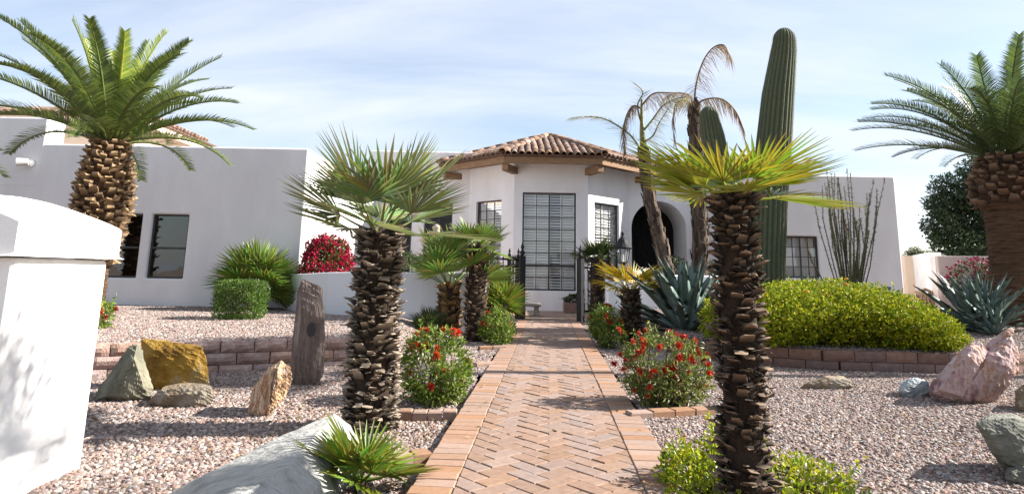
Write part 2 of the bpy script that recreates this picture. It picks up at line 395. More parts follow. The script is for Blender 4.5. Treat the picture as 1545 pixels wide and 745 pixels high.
# ---------------------------------------------------------------- house
HO = V(1.0, 18.0, 0)
house = thing('house', 'white stucco desert house with a tile-roofed bay and an arched entry', 'house', HO)
UX, NY = V(1,0,0), V(0,-1,0)
def wall(name, O, U, Nn, width, z0, z1, th, holes, m=M_ST, parent=house, bevel=.03):
    """wall standing on O, running along U, outer face towards Nn, real openings with reveals"""
    us = sorted({0, width, *[h[0] for h in holes], *[h[1] for h in holes]}); zs = sorted({z0, z1, *[h[2] for h in holes], *[h[3] for h in holes]})
    def solid_(i, j):
        if i < 0 or j < 0 or i >= len(us)-1 or j >= len(zs)-1: return False
        uc, zc = (us[i]+us[i+1])/2, (zs[j]+zs[j+1])/2
        return not any(h[0] < uc < h[1] and h[2] < zc < h[3] for h in holes)
    mb = MB(); idx = {}
    def vi(i, j, k):
        if (i,j,k) not in idx:
            idx[(i,j,k)] = len(mb.v); mb.v.append(tuple(O+U*us[i]-Nn*(th*k)+V(0,0,zs[j]))); mb.c.append((1,1,1))
        return idx[(i,j,k)]
    def q(*a): mb.f.append(tuple(vi(*p) for p in a)); mb.m.append(0)
    for i in range(len(us)-1):
        for j in range(len(zs)-1):
            if not solid_(i, j): continue
            q((i,j,0),(i+1,j,0),(i+1,j+1,0),(i,j+1,0)); q((i,j,1),(i,j+1,1),(i+1,j+1,1),(i+1,j,1))
            if not solid_(i-1,j): q((i,j,0),(i,j+1,0),(i,j+1,1),(i,j,1))
            if not solid_(i+1,j): q((i+1,j,0),(i+1,j,1),(i+1,j+1,1),(i+1,j+1,0))
            if not solid_(i,j-1): q((i,j,0),(i,j,1),(i+1,j,1),(i+1,j,0))
            if not solid_(i,j+1): q((i,j+1,0),(i+1,j+1,0),(i+1,j+1,1),(i,j+1,1))
    return part(name, mb, m, parent, bevel=bevel)

def glass(name, tint, refl):
    m = bpy.data.materials.new(name); m.use_nodes = True; t = m.node_tree; n = t.nodes; l = t.links
    n.remove(n['Principled BSDF'])
    tr = n.new('ShaderNodeBsdfTransparent'); tr.inputs[0].default_value = (*tint, 1)
    gl = n.new('ShaderNodeBsdfGlossy'); gl.inputs['Roughness'].default_value = .02; gl.inputs[0].default_value = (.9,.93,.95,1)
    tcn = n.new('ShaderNodeTexCoord'); nz = n.new('ShaderNodeTexNoise'); nz.inputs['Scale'].default_value = 2.5; l.new(tcn.outputs['Object'], nz.inputs[0])
    bp = n.new('ShaderNodeBump'); bp.inputs['Strength'].default_value = .05; bp.inputs['Distance'].default_value = .05; l.new(nz.outputs[0], bp.inputs['Height']); l.new(bp.outputs[0], gl.inputs['Normal'])
    lw0 = n.new('ShaderNodeLayerWeight'); lw0.inputs['Blend'].default_value = .3; lw = n.new('ShaderNodeMapRange'); lw.inputs[3].default_value = refl; lw.inputs[4].default_value = .8; l.new(lw0.outputs['Facing'], lw.inputs[0])
    ms = n.new('ShaderNodeMixShader'); l.new(lw.outputs[0], ms.inputs[0]); l.new(tr.outputs[0], ms.inputs[1]); l.new(gl.outputs[0], ms.inputs[2])
    l.new(ms.outputs[0], n['Material Output'].inputs[0]); return m
M_GL = glass('window_glass', (.97,.975,.98), .09)
M_GLD = glass('tinted_glass', (.16,.21,.18), .06)

def window(O, U, Nn, w, h, cols, rows, blind='shutter', gl=M_GL, bar=.014, fw=.035, label=None, room=.5):
    """O: lower left corner on the outer wall face"""
    fr = MB(); d = -.07
    fr.obox(O,U,Nn, 0,fw, d-.05,d, 0,h); fr.obox(O,U,Nn, w-fw,w, d-.05,d, 0,h)
    fr.obox(O,U,Nn, fw,w-fw, d-.048,d-.002, h-fw,h); fr.obox(O,U,Nn, fw,w-fw, d-.048,d-.002, 0,fw)
    wn = part('window', fr, M_FRAME, house, label=label)
    iw, ih = w-2*fw, h-2*fw
    gr_ = MB()
    for i in range(1, cols):
        u = fw+iw*i/cols; b = bar*(2.0 if (cols == 4 and i == 2) else 1)
        gr_.obox(O,U,Nn, u-b/2,u+b/2, d-.03,d-.008, fw,h-fw)
    for j in range(1, rows):
        z = fw+ih*j/rows; gr_.obox(O,U,Nn, fw,w-fw, d-.032,d-.010, z-bar/2,z+bar/2)
    if cols*rows > 1: part('muntin', gr_, M_FRAME, wn)
    for i in range(cols):
        for j in range(rows):
            p = MB(); a = rnd.uniform(-.004,.004)
            u0, u1 = fw+iw*i/cols, fw+iw*(i+1)/cols; z0, z1 = fw+ih*j/rows, fw+ih*(j+1)/rows
            p.add([O+U*u0+Nn*(d-.02+a)+V(0,0,z0), O+U*u1+Nn*(d-.02-a)+V(0,0,z0), O+U*u1+Nn*(d-.02-a)+V(0,0,z1), O+U*u0+Nn*(d-.02+a)+V(0,0,z1)], [(0,1,2,3)])
            part('pane', p, gl, wn)
    if blind == 'shutter':
        k = 4 if w > 1.2 else 2; pw = iw/k
        for i in range(k):
            s = MB(); u0 = fw+pw*i; st = .035
            s.obox(O,U,Nn, u0+.004,u0+st, d-.13,d-.10, fw,h-fw); s.obox(O,U,Nn, u0+pw-st,u0+pw-.004, d-.13,d-.10, fw,h-fw)
            zz = fw; nsl = int(ih/.075); ang = (1.12 if not (w > 1.2 and i == 2) else .7)
            for q in range(nsl):
                z = fw+ih*(q+.5)/nsl; hh = .036
                a, b = hh*cos(ang), hh*sin(ang)
                c0 = O+V(0,0,z)+Nn*(d-.115)
                s.add([c0+U*(u0+st)+Nn*a+V(0,0,-b), c0+U*(u0+pw-st)+Nn*a+V(0,0,-b), c0+U*(u0+pw-st)-Nn*a+V(0,0,b), c0+U*(u0+st)-Nn*a+V(0,0,b)], [(0,1,2,3)])
            part('shutter', s, M_BLIND, wn)
    elif blind == 'curtain':
        for sd in (0, 1):
            s = MB(); nn_ = 24; vs = []
            for i in range(nn_+1):
                u = fw+iw*(sd*.5+.5*i/nn_)
                for z in (fw, h-fw): vs.append(O+U*u+Nn*(d-.14+.022*sin(i*1.9+sd))+V(0,0,z))
            s.add(vs, [(2*i,2*i+2,2*i+3,2*i+1) for i in range(nn_)])
            part('curtain', s, M_BLIND, wn, smooth=True)
    elif blind == 'lower':
        s = MB(); nsl = int(ih*.47/.05)
        for q in range(nsl):
            z = fw+.05*(q+.5); s.obox(O,U,Nn, fw,w-fw, d-.12,d-.105, z-.018,z+.018)
        part('blind', s, M_DARK, wn)
        s = MB(); s.obox(O,U,Nn, fw,w-fw, d-.05,d+.004, h*.47-.02,h*.47+.02); part('meeting_rail', s, M_FRAME, wn)
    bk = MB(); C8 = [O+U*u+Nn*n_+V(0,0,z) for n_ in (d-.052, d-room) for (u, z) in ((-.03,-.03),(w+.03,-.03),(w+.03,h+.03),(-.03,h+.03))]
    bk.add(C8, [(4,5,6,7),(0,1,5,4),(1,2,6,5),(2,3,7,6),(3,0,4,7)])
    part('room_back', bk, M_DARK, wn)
    return wn

# left wing: parapet wall with two windows, lit return wall
XC = -3.905
wall('wall', V(-13,12,0), UX, NY, XC+13, -.2, 3.24, .3, [(13-6.752, 13-6.06, .745, 1.935), (13-7.62, 13-6.93, .745, 1.935)])
window(V(-6.752,12,.745), UX, NY, .692, 1.19, 1, 1, 'lower', M_GLD)
window(V(-7.62,12,.745), UX, NY, .69, 1.19, 1, 1, 'lower', M_GLD)
wall('wall', V(XC,12.302,0), V(0,1,0), V(1,0,0), 6.3, -.2, 3.236, .3, [])
mb = MB(); mb.box(-13,XC-.31,12.31,18.59,2.85,2.95); part('flat_roof', mb, M_ST, house)
# taller parapet block on the far left
q = at(70,180,12.0)
mb = MB(); mb.box(-13, at(68,216,12).x, 11.995, 12.5, 2.4, at(40,177,12).z); part('parapet', mb, M_ST, house, bevel=.03)
# recessed middle wall with two dark windows
z0w = at(661,395,18.6).z; z1w = at(661,306,18.6).z
hs = [(at(640,340,18.6).x, at(682,340,18.6).x), (at(586,340,18.6).x, at(621,340,18.6).x)]
WX0 = XC-.3
wall('wall', V(WX0,18.6,0), UX, NY, 0.0-WX0, -.2, 4.46, .3, [(a-WX0, b-WX0, .9, z1w) for a, b in hs])
for a, b in hs:
    w_ = MB(); O = V(a,18.6,.9); fw = .035
    w_.obox(O,UX,NY, 0,fw,-.1,-.05,0,z1w-.9); w_.obox(O,UX,NY, b-a-fw,b-a,-.1,-.05,0,z1w-.9); w_.obox(O,UX,NY, fw,b-a-fw,-.098,-.052,z1w-.9-fw,z1w-.9); w_.obox(O,UX,NY, fw,b-a-fw,-.098,-.052,0,fw)
    wn = part('window', w_, M_FRAME, house, label='dark screened window')
    s = MB(); s.obox(O,UX,NY, fw,b-a-fw,-.12,-.085,fw,z1w-.9-fw); part('screen', s, M_SCREEN, wn)
    s = MB(); s.obox(O,UX,NY, (b-a)/2-.01,(b-a)/2+.01,-.084,-.075,fw,z1w-.9-fw)
    for k in (1,2,3,4): s.obox(O,UX,NY, fw,b-a-fw,-.0845,-.0765,(z1w-.9)*k/5-.008,(z1w-.9)*k/5+.008)
    part('muntin', s, M_FRAME, wn)

# octagonal bay
BC = V(1.09, 17.3+2.455, 0); SIDE = 2.034; AP = 2.455
def octp(r, k): a = radians(-90-22.5+45*k); return V(BC.x+r*cos(a)/cos(pi/8), BC.y+r*sin(a)/cos(pi/8), 0)
BZ = 4.10
for k in (-1, 0, 1):
    A, B = octp(AP, k), octp(AP, k+1); U = (B-A).normalized(); Nn = V(U.y, -U.x, 0); ln = (B-A).length
    if k == 0: hole = (.245, 1.70, .51, 3.135)
    elif k == -1: hole = (.50, 1.55, .95, 2.96)
    else: hole = (.27, 1.42, .62, 2.92)
    wall('wall', A, U, Nn, ln, -.2, BZ, .12, [hole], bevel=.012)
    O = A+U*hole[0]+V(0,0,hole[2])
    window(O, U, Nn, hole[1]-hole[0], hole[3]-hole[2], 4 if k == 0 else 3, 8, 'shutter', M_GL, bar=.02, label='tall bay window gridded with white shutters behind' if k == 0 else None)
    bm_ = MB()
# heavy rail of the tall window (between the fixed lights and the lower sashes)
mb = MB(); A = octp(AP,0); mb.obox(A,UX,NY,.25,1.695,-.1,-.06,.51+2.625*2/8-.03,.51+2.625*2/8+.03); part('window_rail', mb, M_FRAME, house)
# roof of the bay
EA = AP+.78; EZ = 4.05; APEX = V(BC.x+.06, BC.y, 5.22)
slab = MB()
for k in range(8):
    A, B = octp(EA, k)+V(0,0,EZ), octp(EA, k+1)+V(0,0,EZ)
    slab.add([A, B, APEX, A-V(0,0,.05), B-V(0,0,.05), APEX-V(0,0,.06)], [(0,1,2),(3,5,4),(0,3,4,1)])
roof = part('roof', slab, M_TILEU, house)
def barrel(L_, r0, r1, n=7):
    m = MB(); vs = []
    for (y, r) in ((0, r0), (L_, r1)):
        for rr in (r, r-.016):
            for i in range(n+1):
                a = pi*i/n; vs.append((-rr*cos(a), y, rr*sin(a)*.92))
    k = n+1; fs = []
    for i in range(n):
        fs += [(i, 2*k+i, 2*k+i+1, i+1), (k+i, k+i+1, 3*k+i+1, 3*k+i), (i, i+1, k+i+1, k+i), (2*k+i, 3*k+i, 3*k+i+1, 2*k+i+1)]
    m.add(vs, fs); return m
TL = [mesh('roof_tile', barrel(.46, .089+e, .074+e), M_TILE, True) for e in (0, .003, -.003)]
TH = [mesh('hip_tile', barrel(.46, .112+e, .094+e), M_TILE, True) for e in (0, .004)]
def facet(E0, E1, top, parent, course=.375, col=.186, k0=0.0, k1=1.0, maxc=99):
    U = (E1-E0).normalized(); mid = (E0+E1)/2
    up = (top-mid); up = (up-U*up.dot(U)); Ls = up.length; up.normalize(); nn_ = U.cross(up); w_ = (E1-E0).length
    ta = (top-E0).dot(U); nc = int(w_/col); off = (w_-nc*col)/2
    for c in range(nc):
        a = off+(c+.5)*col
        sm = Ls*min(a/ta if ta > 0 else 9, (w_-a)/(w_-ta) if ta < w_ else 9)
        s = -.06; j = 0
        while s+.16 < sm and j < maxc:
            p = E0+U*(a+rnd.uniform(-.007,.007))+up*(s+rnd.uniform(-.012,.012))+nn_*(.012+.006*(j > 0))
            u2 = (up+nn_*.035+U*rnd.uniform(-.02,.02)).normalized(); x2 = (U-u2*U.dot(u2)).normalized()
            inst('roof_tile', rnd.choice(TL), parent, frame(p, x2, u2, x2.cross(u2)))
            s += course; j += 1
for k in (-1, 0, 1): facet(octp(EA,k)+V(0,0,EZ), octp(EA,k+1)+V(0,0,EZ), APEX, roof)
for k in (-1, 0, 1, 2):
    E = octp(EA,k)+V(0,0,EZ); d = (APEX-E); n_ = int(d.length/.38); d.normalize(); x = d.cross(V(0,0,1)).normalized()
    for j in range(n_):
        inst('hip_tile', rnd.choice(TH), roof, frame(E+d*(j*.385-.05)+V(0,0,.055), x, (d+V(0,0,.03)).normalized(), x.cross(d)))
mb = MB(); mb.lathe([(.16,0),(.14,.08),(.05,.14)], 10, APEX-V(0,0,.02)); part('roof_cap', mb, M_TILE, house)
# fascia boards, soffit, beam ends
fz0, fz1 = EZ-.235, EZ-.045
for k in (-2, -1, 0, 1, 2):
    A, B = octp(EA-.07,k), octp(EA-.07,k+1); U = (B-A).normalized(); Nn = V(U.y,-U.x,0); ln = (B-A).length
    f = MB(); f.obox(A,U,Nn, .0,ln, -.07,0, fz0,fz1); part('fascia', f, M_WOOD, house, bevel=.006)
mb = MB()
for k in (-2,-1,0,1,2):
    A, B = octp(EA-.14,k), octp(EA-.14,k+1); C_, D_ = octp(AP-.02,k), octp(AP-.02,k+1)
    z = EZ-.10
    mb.add([p+V(0,0,zz) for zz in (z, z+.03) for p in (A,B,D_,C_)], [(0,1,2,3),(7,6,5,4)])
part('soffit', mb, M_WOOD, house)
for k in (-1, 0, 1, 2):
    A = octp(EA-.16,k); d = (V(BC.x,BC.y,0)-A).normalized(); x = V(-d.y,d.x,0)
    mb = MB(); mb.obox(A, x, d, -.09,.09, 0,.95, EZ-.42,EZ-.237); part('beam_end', mb, M_WOOD, house, bevel=.01)

# arched entry wall
AX0, AXC, AR, AZS = 3.42, 4.318, .80, 2.30
mb = MB(); XR = 6.9; T = .32; TOP = at(1015,252,18.6).z; nA = 28
def arch_wall(mb, y, th, x0, x1, xc, r, zs, top, m=0):
    prof = [(xc-r, -.2), (xc-r, zs)]+[(xc-r*cos(pi*i/nA), zs+r*sin(pi*i/nA)) for i in range(1, nA)]+[(xc+r, zs), (xc+r, -.2)]
    for (ya, flip) in ((y, False), (y+th, True)):
        for i in range(1, len(prof)-2):
            a, b = prof[i], prof[i+1]
            mb.add([(a[0],ya,a[1]),(b[0],ya,b[1]),(b[0],ya,top),(a[0],ya,top)], [(0,1,2,3)])
        mb.add([(x0,ya,-.2),(xc-r,ya,-.2),(xc-r,ya,top),(x0,ya,top)], [(0,1,2,3)]); mb.add([(xc+r,ya,-.2),(x1,ya,-.2),(x1,ya,top),(xc+r,ya,top)], [(0,1,2,3)])
    for i in range(len(prof)-1):
        a, b = prof[i], prof[i+1]; mb.add([(a[0],y,a[1]),(a[0],y+th,a[1]),(b[0],y+th,b[1]),(b[0],y,b[1])], [(0,1,2,3)])
    mb.add([(x0,y,top),(x1,y,top),(x1,y+th,top),(x0,y+th,top)], [(0,1,2,3)])
arch_wall(mb, 18.6, T, 2.6, XR, AXC, AR, AZS, TOP); part('wall', mb, M_ST, house, smooth=False, label='wall with an arched entry opening')
mb = MB()      # barrel-vaulted vestibule behind the arch
prof = [(AXC-AR, -.1), (AXC-AR, AZS)]+[(AXC-AR*cos(pi*i/nA), AZS+AR*sin(pi*i/nA)) for i in range(1, nA)]+[(AXC+AR, AZS), (AXC+AR, -.1)]
for a, b in zip(prof, prof[1:]): mb.add([(a[0]*1,18.6+T,a[1]),(a[0],20.1,a[1]),(b[0],20.1,b[1]),(b[0],18.6+T,b[1])], [(0,1,2,3)])
part('vestibule', mb, M_ST, house)
mb = MB(); mb.box(AXC-AR-.2,AXC+AR+.2,20.1,20.2,-.2,3.4); dr = part('entry_door', mb, M_DARK, house, label='dark arched entry with an iron door')
mb = MB()
for i in range(9): mb.tube([(AXC-.7+1.4*i/8,20.05,0),(AXC-.7+1.4*i/8,20.05,2.3+.78*math.sqrt(max(0,1-((i-4)/4.3)**2)))], .012, 6)
for z in (.15,1.1,2.2): mb.box(AXC-.75,AXC+.75,20.03,20.07,z,z+.03)
part('door_grille', mb, M_IRON, dr)
# right wing
RX0 = 5.35; RX1 = 9.135
ww0, ww1 = at(1185,400,15).x, at(1237,400,15).x; wz0, wz1 = at(1211,418,15).z-.02, at(1211,356,15).z
wall('wall', V(RX0,15,0), UX, NY, RX1-RX0, -.2, 3.385, .3, [(ww0-RX0, ww1-RX0, wz0, wz1)])
window(V(ww0,15,wz0), UX, NY, ww1-ww0, wz1-wz0, 4, 4, 'curtain', M_GL, bar=.016, label='small gridded window with white curtains')
wall('wall', V(RX0+.3,18.55,0), V(0,-1,0), V(-1,0,0), 3.25, -.2, 3.382, .3, [], bevel=.0)
wall('wall', V(RX1,15.302,0), V(0,1,0), V(1,0,0), 5, -.2, 3.382, .3, [])
mb = MB(); mb.box(RX0+.36,RX1-.31,15.31,20.3,3.0,3.1); mb.box(2.62,RX1-.31,20.31,26,3.0,3.12); mb.box(-4,2.6,19,26,4.0,4.1); part('flat_roof', mb, M_ST, house)
# upper block on the far left with its own tiled eave
uz = at(100,173,15).z
ub = MB(); ub.box(-14.5,-9.3,15.4,19,2.9,uz-.05); part('upper_wall', ub, M_STP, house)
e0, e1, e2 = V(-15,14.9,uz), V(-8.85,14.9,uz), V(-8.85,19.6,uz)
sb = MB(); tp0, tp1 = V(-15,16.9,uz+.62), V(-10.9,16.9,uz+.62)
sb.add([e0,e1,tp1,tp0], [(0,1,2,3)]); sb.add([e1,e2,tp1], [(0,1,2)]); sb.add([e0-V(0,0,.05),e1-V(0,0,.05),e2-V(0,0,.05),V(-15,19.6,uz-.05)], [(3,2,1,0)]); sb.add([e0,e1,e1-V(0,0,.05),e0-V(0,0,.05)],[(0,3,2,1)]); sb.add([e1,e2,e2-V(0,0,.05),e1-V(0,0,.05)],[(0,3,2,1)])
uroof = part('upper_roof', sb, M_TILEU, house)
facet(e0+V(1.6,0,0), e1, V(-10.9,16.9,uz+.62), uroof, maxc=3)
facet(e1, e1+V(0,3.2,0), V(-10.9,16.9,uz+.62), uroof, maxc=3)
f = MB(); f.box(-15,-8.93,14.95,15.0,uz-.24,uz-.055); part('fascia', f, M_STP, house)
f = MB(); f.box(-8.98,-8.92,15.002,19,uz-.242,uz-.057); part('fascia', f, M_STP, house)
# flood light on the left wing
c = at(44,246,11.93); wl = MB()
wl.lathe([(.0,0),(.07,.0),(.07,.03)], 14, (0,0,0)); wl.v = [tuple(V(c.x+a, 12-.002-cz, c.z+b)) for a,b,cz in wl.v]
lamp = part('flood_light', wl, M_STB, house, label='small white floodlight on the wall')
s = MB(); s.tube([c+V(-.0,-.02,.02), c+V(-.16,-.10,.0)], [.06,.075], 12); part('lamp_head', s, mat('lamp_housing', [(.6,.58,.55)], 5, .5), lamp)

# ---------------------------------------------------------------- entrance pillar
PXr, PY0, PY1 = -2.19, 2.86, 3.52
pil = thing('entrance_pillar', 'tall white stucco pillar with an overhanging domed cap in the near left corner', 'pillar', V(-2.52, 3.19, -.06))
mb = MB(); mb.box(-2.85, PXr, PY0, PY1, -.15, 1.0); part('body', mb, M_STW, pil, bevel=.02)
mb = MB(); n_ = 12; x0, x1, y0, y1 = -2.90, PXr+.035, PY0-.04, PY1+.045
vs = []
for i in range(n_+1):
    for j in range(n_+1):
        a, b = 2*i/n_-1, 2*j/n_-1
        vs.append((x0+(x1-x0)*i/n_, y0+(y1-y0)*j/n_, 1.165+.135*(1-a*a)*(1-.35*b*b)+.005*(1-b*b)))
fs = [(i*(n_+1)+j, (i+1)*(n_+1)+j, (i+1)*(n_+1)+j+1, i*(n_+1)+j+1) for i in range(n_) for j in range(n_)]
b0 = len(vs)
ring = [i*(n_+1) for i in range(n_+1)]+[n_*(n_+1)+j for j in range(1,n_+1)]+[i*(n_+1)+n_ for i in range(n_-1,-1,-1)]+[j for j in range(n_-1,0,-1)]
for r_ in ring: vs.append((vs[r_][0], vs[r_][1], 1.006))
fs += [(ring[i], b0+i, b0+(i+1)%len(ring), ring[(i+1)%len(ring)]) for i in range(len(ring))]+[tuple(range(b0, b0+len(ring)))]
mb.add(vs, fs); part('cap', mb, M_STW, pil, smooth=False, bevel=.015)

# ---------------------------------------------------------------- low garden walls
def poly_wall(name, pts, th, z0, zs, m, label, cat='wall', bevel=.025):
    n = len(pts); out = []; inn = []
    for i, p in enumerate(pts):
        d = (pts[min(i+1,n-1)]-pts[max(i-1,0)]); nn_ = V(d.y,-d.x,0).normalized(); out.append(p+nn_*th/2); inn.append(p-nn_*th/2)
    mb = MB()
    vs = [(p.x,p.y,z0) for p in out]+[(p.x,p.y,z0) for p in inn]+[(p.x,p.y,z) for p, z in zip(out,zs)]+[(p.x,p.y,z) for p, z in zip(inn,zs)]
    fs = []
    for i in range(n-1): fs += [(i,i+1,2*n+i+1,2*n+i), (n+i+1,n+i,3*n+i,3*n+i+1), (2*n+i,2*n+i+1,3*n+i+1,3*n+i)]
    fs += [(0,2*n,3*n,n), (n-1,2*n-1,4*n-1,3*n-1)]
    mb.add(vs, fs); o = solid(name, mb, m, label, cat, pts[n//2]); bev(o, bevel); return o
lw = [at(436,440,11.9), at(462,440,11.0), at(500,440,10.6), at(560,440,10.45), at(640,440,10.4), at(722,440,10.4), at(725,440,10.7), at(736,440,13.9)]
poly_wall('courtyard_wall', lw, .2, -.1, [.86,.885,.92,.94,.945,.955,.96,.96], M_STB, 'low white curving courtyard wall left of the gate')
rw_ = [at(914,440,14.0), at(938,440,13.2)]
poly_wall('gate_pilaster', [at(915,440,13.3), at(941,440,13.3)], .36, -.1, [.98,.98], M_STB, 'white stucco pilaster under the lantern right of the gate', 'pilaster')
poly_wall('courtyard_wall', [at(943,440,13.5), at(1010,440,13.4), at(1090,440,13.6), at(1150,440,14.9)], .2, -.1, [.97,.98,.98,.98], M_STB, 'low white courtyard wall behind the large agave right of the gate')
poly_wall('garden_wall', [at(1362,400,19.5), at(1401,400,19.5)], .2, 0, [1.68,1.70], M_STP, 'short peach garden wall touching the right corner of the house')
poly_wall('garden_wall', [at(1386,400,19.4), at(1412,400,17.2)], .3, 0, [1.70,1.70], M_STW, 'sunlit white wall end beside the mauve garden wall')
poly_wall('garden_wall', [at(1413,400,17.0), at(1500,400,16.6), at(1640,400,16.0)], .22, 0, [1.60,1.60,1.58], M_STM, 'mauve stucco garden wall behind the right-hand agave')

# ---------------------------------------------------------------- iron gate, lantern, bench, pots, fountain
def finial(mb, x, y, z, s=1): mb.lathe([(.012*s,0),(.03*s,.03*s),(.03*s,.045*s),(.012*s,.07*s),(.022*s,.10*s),(.001,.16*s)], 8, (x,y,z))
def iron_panel(name, label, A, B, h0, h1, npick, posts=(1,1), cat='gate'):
    t = thing(name, label, cat, A); U = (B-A).normalized(); ln = (B-A).length; Nn = V(U.y,-U.x,0)
    for e, f_ in ((0, posts[0]), (ln, posts[1])):
        if not f_: continue
        m = MB(); r = .035*f_
        m.obox(A, U, Nn, e-r, e+r, -r, r, -.02, h1+.02); pt = part('post', m, M_IRON, t)
        m = MB(); p = A+U*e; finial(m, p.x, p.y, h1+.02, 1.1*f_); part('finial', m, M_IRON, pt)
    for z in (h0, h1-.16, h1-.01):
        m = MB(); m.obox(A, U, Nn, .036, ln-.036, -.014, .014, z-.02, z+.02); part('rail', m, M_IRON, t)
    for i in range(1, npick+1):
        p = A+U*(ln*i/(npick+1)); m = MB(); m.obox(p, U, Nn, -.008,.008,-.008,.008, h0-.03, h1-.05); 
        m.lathe([(.006,0),(.022,.04),(.001,.12)], 6, (p.x,p.y,h1-.05)); part('picket', m, M_IRON, t)
    return t
GZ = at(787,384,14.0).z; GZ2 = at(876,388,13.9).z
gl0 = gr(786.5,479,0); gl0 = at(787,470,13.9); gl0.z = 0
iron_panel('iron_gate', 'black iron gate leaf swung open on the left side of the brick path', gl0, gl0+V(-.28,1.15,0), .16, GZ-.05, 7, (1.7,1.2))
gr0 = at(876,470,13.6); gr0.z = 0
iron_panel('iron_gate', 'black iron gate leaf swung open on the right side of the brick path', gr0, gr0+V(.72,.75,0), .2, GZ2-.06, 3, (1.7,1.5))
a_ = at(781,470,14.15); a_.z = 0; b_ = at(741,470,13.2); b_.z = 0
iron_panel('iron_railing', 'short black iron railing with spear tips atop the wall left of the gate', b_, a_, .95, GZ-.1, 4, (1.0,1.3), 'railing')
lc = at(940.5,440,13.3); lc.z = .985
lan = thing('garden_lantern', 'black metal lantern with glass sides on the white pilaster', 'lantern', lc)
mb = MB(); zt_ = at(940,349,13.3).z-lc.z; k = zt_/.95
mb.lathe([(.09,0),(.09,.03),(.03,.05),(.025,.16),(.06,.19),(.10,.22),(.10,.24)], 12, lc); part('base', mb, M_IRON, lan)
mb = MB(); mb.lathe([(.095,.242),(.145,.50),(.14,.505)], 6, lc); part('glass_pane', mb, M_GL, lan)
mb = MB()
for i in range(6):
    a = 2*pi*i/6; mb.tube([lc+V(.098*cos(a),.098*sin(a),.24), lc+V(.148*cos(a),.148*sin(a),.505)], .009, 5)
part('frame', mb, M_IRON, lan)
mb = MB(); mb.lathe([(.19,.506),(.20,.53),(.12,.62),(.09,.70),(.05,.74),(.02,.78),(.035,.81),(.03,.84),(.002,zt_)], 14, lc); part('roof', mb, M_IRON, lan)
mb = MB(); mb.lathe([(.03,.243),(.03,.40),(.001,.44)], 8, lc); part('candle', mb, M_BLIND, lan)
bc = at(802,470,15.2); bc.z = 0
be = thing('stone_bench', 'low curved stone bench just inside the gate', 'bench', bc)
mb = MB(); mb.box(bc.x-.30,bc.x+.22,bc.y-.17,bc.y+.17,.20,.27); part('seat', mb, M_CONC, be, bevel=.015)
for sx in (-.2, .12):
    mb = MB(); mb.box(bc.x+sx-.06,bc.x+sx+.06,bc.y-.12,bc.y+.12,-.02,.199); part('leg', mb, M_CONC, be, bevel=.02)
pc_ = at(866,468,16.6); pc_.z = 0
pt = thing('flower_pot', 'dark rectangular planter with a low plant under the bay window', 'planter', pc_)
mb = MB(); mb.box(pc_.x-.27,pc_.x+.27,pc_.y-.15,pc_.y+.15,-.015,.25); part('box', mb, M_BLOCK2, pt, bevel=.02)
fc = at(655,440,14.5); fc.z = 0
fo = thing('fountain', 'pale stone fountain with an urn finial rising behind the courtyard wall', 'fountain', fc)
zf = at(655,338,14.5).z
mb = MB(); mb.lathe([(.22,-.05),(.18,.1),(.10,.2),(.09,.9),(.13,1.0)], 16, fc); part('pedestal', mb, M_CONC, fo, smooth=True)
mb = MB(); mb.lathe([(.13,zf-.56),(.30,zf-.46),(.40,zf-.37),(.40,zf-.34),(.34,zf-.34),(.05,zf-.42)], 24, fc); part('bowl', mb, M_CONC, fo, smooth=True)
mb = MB(); mb.lathe([(.06,zf-.42),(.05,zf-.30),(.11,zf-.26),(.12,zf-.18),(.06,zf-.14),(.10,zf-.10),(.08,zf-.04),(.005,zf)], 16, fc); part('finial', mb, M_CONC, fo, smooth=True)

# ---------------------------------------------------------------- block walls
def block_mesh(l, h, d, m, amp):
    nx_, nz_ = 5, 3; mb = MB(); vs = []; sd = rnd.uniform(0, 99)
    for i in range(nx_+1):
        for j in range(nz_+1):
            e = (i in (0, nx_)) or (j in (0, nz_))
            y = -d/2 - (0 if e else amp*(.5+rnd.random()))
            vs.append((-l/2+l*i/nx_, y+(.006 if e else 0), h*j/nz_))
    fs = [(i*(nz_+1)+j, (i+1)*(nz_+1)+j, (i+1)*(nz_+1)+j+1, i*(nz_+1)+j+1) for i in range(nx_) for j in range(nz_)]
    b = len(vs); vs += [(-l/2,d/2,0),(l/2,d/2,0),(l/2,d/2,h),(-l/2,d/2,h)]
    q = nz_+1
    fs += [tuple([i*q+nz_ for i in range(nx_+1)]+[b+2,b+3]), tuple([i*q for i in range(nx_,-1,-1)]+[b,b+1]), tuple([j for j in range(q)]+[b+3,b]), tuple([nx_*q+j for j in range(nz_,-1,-1)]+[b+1,b+2]), (b+1,b,b+3,b+2)]
    mb.add(vs, fs); return mesh('block', mb, m)
def block_wall(label, pts, z0, courses, h, l, d, m, amp, cat='retaining wall', nm='block'):
    pts = [Vector(p) for p in pts]; o = thing('retaining_wall', label, cat, V(pts[0].x, pts[0].y, z0))
    ms = [block_mesh(l-.008, h-.005, d, m, amp) for _ in range(4)]
    seg = [(b-a).length for a, b in zip(pts, pts[1:])]; tot = sum(seg)
    for c in range(courses):
        s = l/2+(l/2 if c % 2 else 0)
        while s < tot-l*.3:
            r = s; k = 0
            while r > seg[k]: r -= seg[k]; k += 1
            U = (pts[k+1]-pts[k]).normalized(); p = pts[k]+U*r; B = V(-U.y, U.x, 0)
            p = p+V(0,0,z0+c*h)+B*(c*.012+rnd.uniform(-.006,.006))
            inst(nm, rnd.choice(ms), o, frame(p, U, B, V(0,0,1)) @ Matrix.Rotation(rnd.uniform(-.015,.015),4,'Z'))
            s += l
    return o
